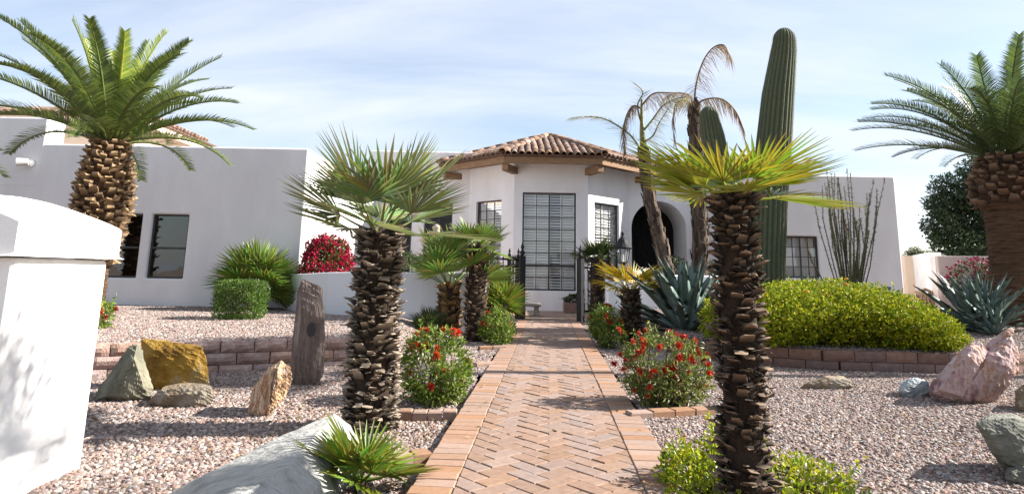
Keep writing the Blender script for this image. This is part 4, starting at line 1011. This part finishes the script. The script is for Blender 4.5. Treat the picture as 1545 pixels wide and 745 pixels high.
SC1 = ((.06,.043,.03),(.55,.44,.33)); SC2 = ((.04,.028,.018),(.36,.25,.165)); SC3 = ((.09,.05,.02),(.45,.28,.12))
pA = at(557,645,4.42); pA.z = -.06
hA = at(557,345,4.42).z+.06
fan_palm('thick-trunked fan palm with grey-green fronds left of the brick path', pA, hA, .148, .122, 14, LF_A, 298, (-6,64), SC1, stub=(.050,.040,.058,.010), tilt=.6, extra=620, fib=3000, crown=.1, scale=(.94,1.1), lift=.02, twist=.35)
pB = at(1126,735,2.86); pB.z = -.04
hB = at(1122,288,2.86).z+.04
fan_palm('dark shaggy fan palm with yellow-green brown-tipped fronds right of the path', pB, hB, .087, .078, 12, LF_B, 298, (5,40), SC2, stub=(.042,.034,.046,.007), tilt=.6, extra=420, crown=.05, scale=(.78,1.0), fib=3000, lift=.0, twist=.3)
pC = at(717,508,9.7); pC.z = -.04
fan_palm('slim dark-trunked fan palm left of the path, in front of the short-trunked one', pC, at(717,372,9.7).z+.04, .15, .135, 13, LF_C, 260, (-22,66), SC2, stub=(.06,.04,.06,.012), scale=(.82,1.02), fib=1200)
pD = at(676,490,9.85); pD.z = .12
fan_palm('fan palm with a short brown trunk and long spreading fronds by the courtyard wall', pD, at(676,430,9.85).z-.12, .15, .13, 13, [fan_leaf(.55,.60,24,4.0,(.16,.27,.04),(.31,.40,.08),(.45,.42,.15),70+s) for s in range(3)], 120, (0,78), SC3, stub=(.09,.055,.08,.018), scale=(.7,.95), fib=500, twist=.6)
pE = at(952,512,9.7); pE.z = -.03
fan_palm('slender fan palm with yellow-orange fronds right of the gate path', pE, at(952,436,9.7).z+.03, .135, .115, 14, LF_Y, 200, (2,60), SC2, stub=(.06,.035,.065,.013), scale=(.85,1.1), fib=900)
pF = at(900,470,14.9); pF.z = 0
fan_palm('dark green fan palm behind the right gate leaf', pF, at(900,390,14.9).z, .16, .14, 14, LF_D, 90, (-5,70), SC2, stub=(.09,.05,.09,.015), scale=(1,1.3), fib=300)
pG = at(752,480,10.9); pG.z = -.02
fan_palm('low bushy fan palm beside the left gate post', pG, .42, .10, .09, 26, LF_S, 40, (-15,85), SC2, scale=(1.0,1.5), fib=200, twist=.8)
pG2 = at(742,462,11.6); pG2.z = -.02
fan_palm('tall leafy fan palm sucker behind the bushy palm near the left gate post', pG2, .62, .09, .08, 14, LF_S, 30, (0,85), SC2, scale=(1.1,1.5), fib=100, twist=.8)
pH = at(545,715,3.25); pH.z = -.06
fan_palm('small trunkless fan palm sprouting beside the white boulder', pH, .05, .035, .03, 13, LF_S, 0, (8,62), SC2, scale=(.62,.95), fib=80, twist=.5)
pI = at(648,487,9.6); pI.z = .06
fan_palm('tiny fan palm seedling at the foot of the short-trunked palm', pI, .06, .04, .03, 12, LF_D, 0, (10,80), SC2, scale=(.55,.8), fib=0)
pJ = gr(385,468,.25); pJ.z = .25
fan_palm('bushy green fan palm behind the clipped cube hedge', pJ, .42, .15, .12, 30, [fan_leaf(.22,.42,24,3.8,(.13,.22,.03),(.29,.39,.065),(.45,.45,.16),80+s) for s in range(3)], 60, (-25,85), SC1, stub=(.08,.05,.12,.012), scale=(1.1,1.45), fib=600, twist=.7)

# date palms
def date_frond(Ln, el, droop, n, lmax, cols, seed, tipc=None):
    rr = random.Random(seed); mb = MB(); K = 14; pts = [V(0,0,0)]; T = []
    side = rr.uniform(-.25,.25)
    for i in range(K):
        s = (i+.5)/K; a = el-droop*s**1.6; d = V(cos(a)*cos(side*s), cos(a)*sin(side*s), sin(a)); T.append(d); pts.append(pts[-1]+d*(Ln/K))
    T.append(T[-1]); mb.cc = (cols[0][0]*1.9, cols[0][1]*1.5, cols[0][2]*1.6)
    mb.tube(pts, [.022*(1-.85*i/K)+.002 for i in range(K+1)], 5)
    for i in range(n):
        s = .10+.90*(i+.5)/n; f = s*K; k = min(K-1, int(f)); p = pts[k].lerp(pts[k+1], f-k); t = T[k]
        up = V(-t.z*cos(side), -t.z*sin(side), max(.05, math.hypot(t.x, t.y))).normalized(); sd = t.cross(up).normalized()
        l_ = lmax*(min(1, .25+s*3.2) if s < .3 else 1-.62*((s-.3)/.7)**1.7)*rr.uniform(.88,1.08)
        for q in (-1, 1):
            fw = .52+.35*s; d = (t*fw+sd*q*(1.1-.25*s)+up*(.42+rr.uniform(-.15,.15))).normalized()
            w_ = .0145; a1 = d.cross(up).normalized()
            e = p+d*l_-V(0,0,l_*.10); m1 = p+d*l_*.5
            c = cols[rr.randrange(len(cols))]; ct = tipc or c
            mb.add([p-a1*w_*.5, p+a1*w_*.5, m1+a1*w_*.55, m1-a1*w_*.55, e], [(0,1,2,3),(3,2,4)], 0, [c,c,c,c,ct])
    return mesh('frond', mb, M_DATE, col=True)
DC = [(.12,.19,.045),(.19,.27,.055),(.27,.35,.065),(.14,.21,.05)]
DY = [(.30,.40,.05),(.40,.48,.06),(.24,.34,.05)]
def date_palm(label, base, zc, prof, nst, Ln, fr, seed, pal=None, low=None, stub=(.105,.075,.085,.042), stcol=((.10,.05,.02),(.50,.34,.19)), zb=None, lm=.34):
    base = Vector(base); o = thing('date_palm', label, 'palm', base); top = base+V(0,0,zc-base.z)
    mb = MB(); H_ = zc-base.z
    zz_ = np.linspace(0,1,90); rp_ = np.interp(zz_, [z for z, r in prof], [r for z, r in prof])
    mb.lathe([(r*.93*(1+(.022 if i%2 else -.022)), z*H_) for i, (z, r) in enumerate(zip(zz_, rp_))]+[(prof[-1][1]*.5, H_*1.03)], 40, base)
    mb.v = [tuple(base+V((x-base.x)*k, (y-base.y)*k, z-base.z+.03*noise.noise(V(x*6,y*6,z*2)))) for x, y, z in mb.v for k in (1+.09*noise.noise(V(x*9,y*9,z*22)),)]
    part('trunk', mb, M_TRUNKD, o, smooth=False)
    fibres(o, base, 1600, 0, H_, lambda t: float(np.interp(t, [z for z, r in prof], [r for z, r in prof]))*.93, .09)
    zs_ = [z for z, r in prof]; rs_ = [r for z, r in prof]
    lo = zb if zb is not None else 0
    rad = lambda t: float(np.interp(lo+(1-lo)*t, zs_, rs_))*.95
    ms = [stub_mesh(*stub, stcol[0], stcol[1], 90+s) for s in range(4)]
    stubs(o, base, nst, lo*H_, H_*1.0, rad, ms, .75, .75, 1.2, .12)
    fibres(o, base, 900, lo*H_, H_, rad, .10)
    rr = random.Random(seed)
    for i, (az, el, dr, ls, col) in enumerate(fr):
        me = date_frond(Ln*ls, radians(el), radians(dr), int(74*ls)+8, lm, pal or (DY if col else DC), seed*100+i)
        p = top+V(cos(radians(az)), sin(radians(az)), 0)*rs_[-1]*.55
        inst('frond', me, o, Matrix.Translation(p) @ Matrix.Rotation(radians(az),4,'Z'))
    return o
def ring(n, el, dr, ls, col, rr, off=0): return [(off+360*i/n+rr.uniform(-12,12), el+rr.uniform(-6,6), dr+rr.uniform(-8,8), ls*rr.uniform(.92,1.06), col) for i in range(n)]
rr = random.Random(5)
dL = at(143,400,8.6); dL.z = .24
fr = ring(6,82,22,.92,1,rr)+ring(8,66,36,1.0,0,rr,20)+ring(9,49,48,1.06,0,rr,5)+ring(10,33,58,1.1,0,rr,12)+ring(6,16,60,.9,0,rr,0)
date_palm('stout date palm with a pineapple-like trunk rising behind the white pillar', dL, at(155,215,8.6).z, [(0,.18),(.30,.18),(.44,.22),(.54,.29),(.64,.335),(.74,.32),(.84,.27),(.93,.22),(1,.19)], 290, 1.76, fr, 3, lm=.28, zb=.30)
rr = random.Random(8)
dR = at(1545,470,11.0); dR.z = .2
fr = ring(7,74,30,.82,1,rr)+ring(11,60,42,1.0,0,rr,15)+ring(13,46,50,1.08,0,rr,0)+ring(13,30,36,1.12,0,rr,8)+ring(5,18,45,.8,0,rr,170)
date_palm('date palm with a fibrous bare lower trunk at the right edge', dR, at(1530,238,11.0).z, [(0,.47),(.35,.44),(.60,.43),(.675,.43),(.71,.52),(.85,.51),(.94,.42),(1,.30)], 150, 2.22, fr, 4, zb=.70, lm=.36, pal=[(.08,.135,.045),(.12,.19,.05),(.18,.25,.06),(.09,.15,.055)], stub=(.15,.10,.12,.06), stcol=((.07,.035,.02),(.30,.19,.12)))
# palm outside the left edge: only its drooping frond tips reach the picture
rr = random.Random(12)
dX = at(-195,400,8.9); dX.z = .24
date_palm('palm at the far left edge with only drooping frond tips in view', dX, at(-195,245,8.9).z, [(0,.3),(.5,.34),(.9,.3),(1,.24)], 60, 1.28, ring(7,70,40,1,0,rr)+ring(9,45,70,1.0,0,rr,0)+ring(8,25,75,1.0,0,rr,20), 6)
# tall palms standing out of the picture on the right, seen only by their shadows
LF_P = [fan_leaf(.3,.62,13,2.5,(.13,.18,.055),(.25,.30,.12),(.38,.36,.18),200+s,w=.045) for s in range(2)]
def off_palm(loc, h, label, nl, sc):
    fan_palm(label, loc, h, .11, .10, nl, LF_P, 0, (-10,75), SC1, scale=sc, fib=0)
off_palm(V(3.5,3.22,0), 3.72, 'tall fan palm outside the right edge of the view, nearest the street', 9, (.9,1.1))
off_palm(V(8.6,7.35,0), 6.7, 'tall fan palm outside the right edge of the view, beyond the rocks', 16, (1.2,1.5))

# ailing queen palms with hanging dry fronds
def path_frond(o, pts, lmax, n, cols, hang, seed, w_=.008):
    rr = random.Random(seed); pts = [Vector(p) for p in pts]
    dense = []
    for i in range(len(pts)-1):
        a, b, c, d = pts[max(0,i-1)], pts[i], pts[i+1], pts[min(len(pts)-1,i+2)]
        for k in range(6):
            t = k/6; dense.append(.5*((2*b)+(c-a)*t+(2*a-5*b+4*c-d)*t*t+(3*b-a-3*c+d)*t**3))
    dense.append(pts[-1]); mb = MB(); mb.cc = cols[0]; K = len(dense)-1
    mb.tube(dense, [.022*(1-.85*i/K)+.003 for i in range(K+1)], 5)
    n = int(n*1.6)
    for i in range(n):
        s = .12+.88*(i+.5)/n; f = s*K; k = min(K-1,int(f)); p = dense[k].lerp(dense[k+1], f-k); t = (dense[k+1]-dense[k]).normalized()
        sd = t.cross(V(0,0,1)).normalized() if abs(t.z) < .97 else V(1,0,0)
        for q in (-1,1):
            l_ = lmax*(1-.5*s)*rr.uniform(.5,1.15); d = (t*.6+sd*q*(1-hang*.6)+V(rr.uniform(-.2,.2),rr.uniform(-.2,.2),.25-hang*1.5)).normalized()
            m1 = p+d*l_*.5; e = p+d*l_+V(0,0,-l_*.35*hang); a1 = d.cross(V(rr.uniform(-1,1),rr.uniform(-1,1),.5)).normalized()
            c = cols[rr.randrange(len(cols))]; mb.add([p-a1*w_*.5,p+a1*w_*.5,m1+a1*w_*.5,m1-a1*w_*.5,e], [(0,1,2,3),(3,2,4)], 0, [c]*5)
    return part('frond', mb, M_DRY, o, col=True)
def bark_flakes(o, axis, rads, n, seed):
    rr = random.Random(seed); mb = MB()
    for i in range(n):
        t = rr.random(); f = t*(len(axis)-1); k = min(len(axis)-2,int(f)); c = axis[k].lerp(axis[k+1],f-k); r = rads[k]+(rads[k+1]-rads[k])*(f-k); ax = (axis[k+1]-axis[k]).normalized()
        a = rr.uniform(0,2*pi); out = V(cos(a),sin(a),0); s = V(-sin(a),cos(a),0); w_ = rr.uniform(.02,.06); l_ = rr.uniform(.08,.24)
        p = c+out*r*.97; q = p+ax*l_+out*rr.uniform(.0,.05); mb.add([p-s*w_,p+s*w_,q+s*w_*.7,q-s*w_*.6,p-s*w_+out*.014,p+s*w_+out*.014], [(0,1,2,3),(4,5,1,0),(4,3,2,5)])
    part('bark_flake', mb, M_BARK, o, stuff=True)
def P(px, py, d, dy=0): p = at(px, py, d); return p
dq = 13.9
DR = [(.46,.31,.18),(.62,.46,.29),(.34,.21,.12)]; DG = [(.34,.36,.13),(.46,.44,.2),(.6,.52,.3)]
b = at(1020,455,dq); b.z = 0
q1 = thing('queen_palm', 'thin leaning palm with peeling bark and sparse limp fronds in front of the arch', 'palm', b)
ax = [b, P(1006,410,dq), P(993,350,dq), P(980,300,dq), P(974,255,dq), P(972,235,dq)]; rd = [.16,.15,.14,.13,.12,.105]
mb = MB(); mb.tube(ax, rd, 14); part('trunk', mb, M_BARK, q1, smooth=True); bark_flakes(q1, ax, rd, 240, 1)
mb = MB(); mb.tube([P(972,236,dq),P(969,200,dq),P(968,150,dq)], [.09,.06,.02], 10); part('crown_shaft', mb, mat('green_shaft', [(.22,.22,.08),(.33,.30,.14)], 6, .6, stretch=(1,1,.2)), q1, smooth=True)
path_frond(q1, [P(971,235,dq),P(952,205,dq-.2),P(918,182,dq-.4),P(890,176,dq-.5),P(862,178,dq-.6)], .5, 40, DG+[(.5,.42,.3)], .25, 1)
path_frond(q1, [P(969,190,dq),P(962,160,dq),P(970,140,dq+.1),P(960,128,dq+.2)], .45, 26, DG, .2, 2)
path_frond(q1, [P(969,165,dq),P(955,160,dq-.2),P(944,178,dq-.3),P(941,205,dq-.3),P(943,232,dq-.3)], .5, 46, DR, .9, 3, .012)
path_frond(q1, [P(969,200,dq),P(985,180,dq-.1),P(1000,160,dq-.3),P(1018,150,dq-.4),P(1035,146,dq-.5)], .5, 36, DG, .7, 4)
path_frond(q1, [P(968,160,dq),P(985,142,dq-.3),P(1010,140,dq-.4),P(1040,142,dq-.2)], .55, 44, DR, .9, 5)
path_frond(q1, [P(970,215,dq),P(985,205,dq-.4),P(995,185,dq-.5),P(1012,158,dq-.7)], .4, 30, DG, .5, 6)
b = at(1056,455,dq+.4); b.z = 0; dq += .4
q2 = thing('queen_palm', 'thick straight palm trunk with dark peeling bark and arching dead fronds', 'palm', b)
ax = [b, P(1056,400,dq), P(1056,340,dq), P(1053,290,dq), P(1051,240,dq), P(1048,190,dq), P(1047,160,dq)]; rd = [.18,.175,.17,.165,.155,.14,.12]
mb = MB(); mb.tube(ax, rd, 14); part('trunk', mb, M_BARK, q2, smooth=True); bark_flakes(q2, ax, rd, 320, 2)
path_frond(q2, [P(1047,170,dq),P(1050,130,dq),P(1060,95,dq-.1),P(1075,73,dq-.2),P(1092,68,dq-.3),P(1101,85,dq-.4)], .75, 64, DR+[(.55,.40,.22)], .75, 7, .010)
path_frond(q2, [P(1048,160,dq),P(1065,150,dq-.2),P(1090,150,dq-.4),P(1110,168,dq-.6),P(1122,195,dq-.7)], .55, 46, DR, 1.0, 8, .012)
path_frond(q2, [P(1047,165,dq),P(1035,152,dq-.1),P(1020,156,dq-.2),P(1016,180,dq-.2),P(1018,215,dq-.2)], .4, 30, DR, 1.0, 9, .012)
path_frond(q2, [P(1048,160,dq),P(1040,145,dq+.1),P(1020,140,dq+.2),P(1000,150,dq+.3)], .5, 36, DG, .8, 10)

# ---------------------------------------------------------------- agaves
def agave_leaf(Ln, wd, seed):
    rr = random.Random(seed); mb = MB(); vs = []; K = 9
    for i in range(K+1):
        t = i/K; w_ = wd*(.55+.45*sin(min(1,t*1.9)*pi/2))*(1-t**2.6)+.004; th = .045*(1-t)**.7+.004; y = Ln*t
        z = .07*Ln*sin(t*2.4)*0-.10*Ln*t*t*rr.uniform(.9,1.1); cz = w_*.26
        vs += [(y, -w_/2, z+cz), (y, -w_*.22, z), (y, w_*.22, z), (y, w_/2, z+cz), (y, 0, z-th)]
    fs = []
    for i in range(K):
        a, b = 5*i, 5*i+5
        fs += [(a,a+1,b+1,b),(a+1,a+2,b+2,b+1),(a+2,a+3,b+3,b+2),(a+3,a+4,b+4,b+3),(a+4,a,b,b+4)]
    mb.add(vs, fs); t = len(vs)
    mb.add([(Ln,-.004,vs[-5][2]),(Ln,.004,vs[-5][2]),(Ln+.05,0,vs[-5][2]-.005)], [(0,1,2)])
    return mesh('leaf', mb, M_AGAVE, smooth=True)
AG = [agave_leaf(1.0, .19, s) for s in range(3)]
def agave(label, loc, Ln, n, e0=12, e1=86, seed=0, wide=1.0):
    loc = Vector(loc); o = thing('agave', label, 'agave', loc); r2 = random.Random(seed)
    for i in range(n):
        t = (i+.5)/n; el = radians(e0+(e1-e0)*t**.85+r2.uniform(-5,5)); a = i*2.39996+r2.uniform(-.15,.15); s = Ln*(.80+.25*sin(t*pi))*r2.uniform(.92,1.06)
        inst('leaf', AG[i%3], o, Matrix.Translation(loc+V(cos(a)*.09*Ln*cos(el),sin(a)*.09*Ln*cos(el),.03+.06*t)) @ Matrix.Rotation(a,4,'Z') @ Matrix.Rotation(-el,4,'Y') @ Matrix.Diagonal((s,s*wide,s,1)))
    return o
p = at(1033,505,9.35); p.z = .17; agave('large blue-grey agave in the planter behind the right red-flowered bush', p, 1.05, 40, 14, 88, 1, 1.1)
p = at(1476,494,9.7); p.z = .2; agave('large blue-green agave in front of the mauve garden wall', p, .90, 38, 16, 88, 2, 1.05)
p = at(1499,502,9.2); p.z = .2; agave('small agave pup at the foot of the right-hand agave', p, .52, 24, 14, 86, 3)
p = at(1215,425,9.7); p.z = .55; agave('small agave tips showing above the hedge below the small window', p, .42, 16, 30, 86, 4)

# ---------------------------------------------------------------- saguaros
def saguaro(label, axis, rads, ribs, seed):
    axis = [Vector(a) for a in axis]; o = thing('saguaro_cactus', label, 'cactus', axis[0]); mb = MB(); K = 60; nA_ = ribs*6
    cum = np.linspace(0,1,len(axis)); ax = np.array([tuple(a) for a in axis]); sp = MB(); r2 = random.Random(seed)
    H_ = (axis[-1]-axis[0]).length; R0 = rads[-1]
    rows = []
    for i in range(K+1):
        t = i/K; c = V(*[float(np.interp(t,cum,ax[:,k])) for k in range(3)]); r = float(np.interp(t,cum,rads)); rows.append((c,r))
    top, rt = rows[-1]
    for j in range(1,9):
        a = pi/2*j/8.5; rows.append((top+V(0,0,rt*1.25*sin(a)), rt*cos(a)))
    vs = []; cs = []
    for i,(c,r) in enumerate(rows):
        for k in range(nA_):
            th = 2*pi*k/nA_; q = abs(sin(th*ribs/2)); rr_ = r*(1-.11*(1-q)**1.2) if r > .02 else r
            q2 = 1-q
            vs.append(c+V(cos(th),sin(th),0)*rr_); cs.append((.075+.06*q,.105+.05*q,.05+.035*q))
    n = nA_; fs = []
    for i in range(len(rows)-1):
        for k in range(n): fs.append((i*n+k,i*n+(k+1)%n,(i+1)*n+(k+1)%n,(i+1)*n+k))
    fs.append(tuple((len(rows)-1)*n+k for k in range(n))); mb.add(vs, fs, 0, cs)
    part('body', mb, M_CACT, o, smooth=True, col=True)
    step = .035; nz_ = int(H_/step)
    for i in range(nz_+8):
        f = i/nz_*K; k = min(len(rows)-2, int(f)); c = rows[k][0].lerp(rows[k+1][0], f-k); r = rows[k][1]+(rows[k+1][1]-rows[k][1])*(f-k)
        for j in range(ribs):
            th = 2*pi*(j+.5)/ribs; out = V(cos(th),sin(th),0); s = V(-sin(th),cos(th),0)
            if out.y > .35: continue
            p = c+out*r*.995
            for _ in range(3):
                e = p+(out+s*r2.uniform(-1,1)+V(0,0,r2.uniform(-.8,.8)))*.028; sp.add([p-s*.0022,p+s*.0022,e],[(0,1,2)])
    part('spine', sp, M_SPINE, o, stuff=True)
    return o
ds = 11.6
def base_of(px, py, d): p = at(px, py, d); p.z = .1; return p
saguaro('tall saguaro column towering over the right fan palm', [base_of(1157,470,ds), P(1158,400,ds), P(1161,300,ds), P(1168,210,ds), P(1174,140,ds), P(1181,85,ds), P(1183,62,ds)], [r*ds/960 for r in (25,25,26,26,24,20,17)], 22, 1)
ds = 11.9
saguaro('shorter leaning saguaro column left of the tall one', [base_of(1112,470,ds), P(1104,380,ds), P(1096,320,ds), P(1084,250,ds), P(1075,205,ds), P(1070,178,ds)], [r*ds/960 for r in (17,18,19,19,18,15)], 18, 2)

# ---------------------------------------------------------------- ocotillo
oc = at(1284,470,10.6); oc.z = .25
o = thing('ocotillo', 'tall wiry ocotillo with red flower tips behind the hedge', 'plant', oc)
r2 = random.Random(4); lp = []; ld = []; tips = []
for i in range(44):
    a = r2.uniform(0,2*pi); sp_ = r2.uniform(.12,.62)*(1 if i > 5 else .3); hh = r2.uniform(1.5,2.75)*(1-.25*abs(sp_)); dx, dy = cos(a)*sp_, sin(a)*sp_*.7
    pts = [oc+V(dx*.08,dy*.08,0), oc+V(dx*.55+r2.uniform(-.03,.03),dy*.55,hh*.4), oc+V(dx*.9+r2.uniform(-.04,.04),dy*.9,hh*.75), oc+V(dx*1.05+r2.uniform(-.06,.06),dy*1.05,hh)]
    mb = MB(); mb.tube(pts, [.011,.009,.007,.003], 6); part('stem', mb, M_OCO, o)
    tips.append(pts[-1])
    for k in range(150):
        t = r2.random()**.7*3; j = min(2,int(t)); p = pts[j].lerp(pts[j+1],t-j); d = Vector((r2.gauss(0,1),r2.gauss(0,1),r2.gauss(.3,.6))).normalized(); lp.append(tuple(p)); ld.append(tuple(d))
q = link('foliage', leaf_mesh('foliage', np.array(lp), np.array(ld), .032, .013, palette(len(lp), [(.22,.24,.08),(.30,.31,.11),(.24,.18,.09)]), M_LEAF, oc), o)
mtip = []
for k in range(2):
    mb = MB()
    for i in range(40):
        z = r2.random()*.06; d = Vector((r2.gauss(0,1),r2.gauss(0,1),r2.gauss(.8,.5))).normalized()*.028*(.8-z*7); s = d.cross(V(.3,.2,.9)).normalized()*.006
        mb.add([V(0,0,z)-s,V(0,0,z)+s,V(0,0,z)+d],[(0,1,2)])
    mtip.append(mesh('flower', mb, mat('ocotillo_flower', [(.5,.06,.03),(.6,.12,.06)], 30, .6)))
for p in tips[:26]: inst('flower', r2.choice(mtip), o, Matrix.Translation(p))

# ---------------------------------------------------------------- trees, hills behind
def tree(label, base, h, blobs, n, lf, cols, tr=.18):
    base = Vector(base); o = thing('tree', label, 'tree', base); mb = MB()
    mb.tube([base-V(0,0,.2), base+V(.05,0,h*.2), base+V(.1,.0,h*.45)], [tr, tr*.8, tr*.6], 10); tk = part('trunk', mb, M_TWIG, o, smooth=True)
    for b in blobs:
        mb = MB(); c = base+V(b[0],b[1],b[2]); s = base+V(.08,0,h*.3); mb.tube([s, s.lerp(c,.5)+V(0,0,.1), c], [tr*.5,tr*.3,tr*.1], 7); part('limb', mb, M_TWIG, o, smooth=True)
    P_, Nn = blob_pts(blobs, n, gap=.05, zmin=.2, shell=.7, amp=.3); D = unit(Nn*.5+RS.normal(size=P_.shape)+np.array([0,0,-.1]))
    link('crown', leaf_mesh('crown', P_+np.array(base), D, lf, lf*.5, palette(n, cols), M_LEAF, base), o)
    return o
tb = at(1470,420,19.5); tb.z = 0
def tbl(px, py, d, r, rz=None): p = at(px,py,d); return (p.x-tb.x,p.y-tb.y,p.z,r,r,rz or r*.85)
tree('dark green broad tree behind the mauve garden wall', tb, 4, [tbl(1425,345,19.5,.62),tbl(1445,290,19.6,.75),tbl(1470,330,19.8,.9),tbl(1485,260,19.6,.7),tbl(1520,310,20,1.1),tbl(1450,375,19.3,.75),tbl(1500,375,19.6,.9),tbl(1415,310,19.4,.4)], 34000, .10, [(.035,.065,.025),(.055,.095,.035),(.08,.125,.045),(.025,.045,.02)])
tb = at(1381,420,42); tb.z = 0
tree('small pale green tree beyond the peach garden wall', tb, 2.4, [tbl(1381,381,42,.45),tbl(1375,388,42,.5),tbl(1392,386,42,.4),tbl(1408,388,42,.5)], 1800, .14, [(.16,.2,.08),(.22,.25,.1)], .06)
hm = MB(); K = 60; vs = []
for i in range(K+1):
    x = 300+1500*i/K; h_ = 30+22*noise.noise(V(i*.13,0,2))+9*noise.noise(V(i*.5,1,0))+4*noise.noise(V(i*1.3,1,0))
    for j, (dy, f) in enumerate(((0,0),(60,.5),(120,1),(260,.6),(400,0))): vs.append((x, 900+dy+20*noise.noise(V(i*.6,j,0)), -2+h_*f*(1+.15*noise.noise(V(i*.8,j*2,5)))))
hm.add(vs, [(5*i+j,5*i+5+j,5*i+6+j,5*i+j+1) for i in range(K) for j in range(4)])
struct('hills', hm, mat('hill_rock', [(.20,.19,.17),(.28,.26,.23)], .02, .95), True)
mt_ = at(1338,437,9.9); u = MB(); u.box(mt_.x-.05,mt_.x+.05,mt_.y-.04,mt_.y+.04,mt_.z-.45,mt_.z+.05)
solid('utility_box', u, mat('painted_box', [(.10,.16,.22),(.13,.2,.26)], 8, .5), 'small blue-grey utility box half hidden behind the hedge', 'box', V(mt_.x,mt_.y,mt_.z-.45), bevel=.008)

# dry leaf litter under the palms
lp = []; ld = []
for (cx_, cy_, r_, n_) in ((pA.x,pA.y,.7,140),(pB.x,pB.y,.6,90),(.1,5,1.2,60),(3.5,6.2,1.8,110),(-2.5,5,1.5,110),(-2,8.5,2,120)):
    for _ in range(n_):
        x, y = cx_+rnd.gauss(0,r_*.6), cy_+rnd.gauss(0,r_*.6)
        onp = abs(x-pathx(y)) < PW
        z = .006 if onp else (zt(x,y) if (x < pathx(y)-PW and y > wl_y(x)+.1) else zl(x,y) if x < pathx(y) else zr(x,y))+.016
        if onp and rnd.random() < .6: continue
        a_ = rnd.uniform(0,6.28); lp.append((x,y,z)); ld.append((cos(a_),sin(a_),rnd.uniform(-.05,.3)))
lit = link('leaf_litter', leaf_mesh('leaf_litter', np.array(lp), unit(np.array(ld)), .045, .014, palette(len(lp), [(.40,.27,.14),(.28,.17,.08),(.5,.38,.22)], .3), M_DRY, (0,0,0)))
lit['kind'] = 'stuff'; lit['label'] = 'dry fallen leaves scattered over gravel and bricks'
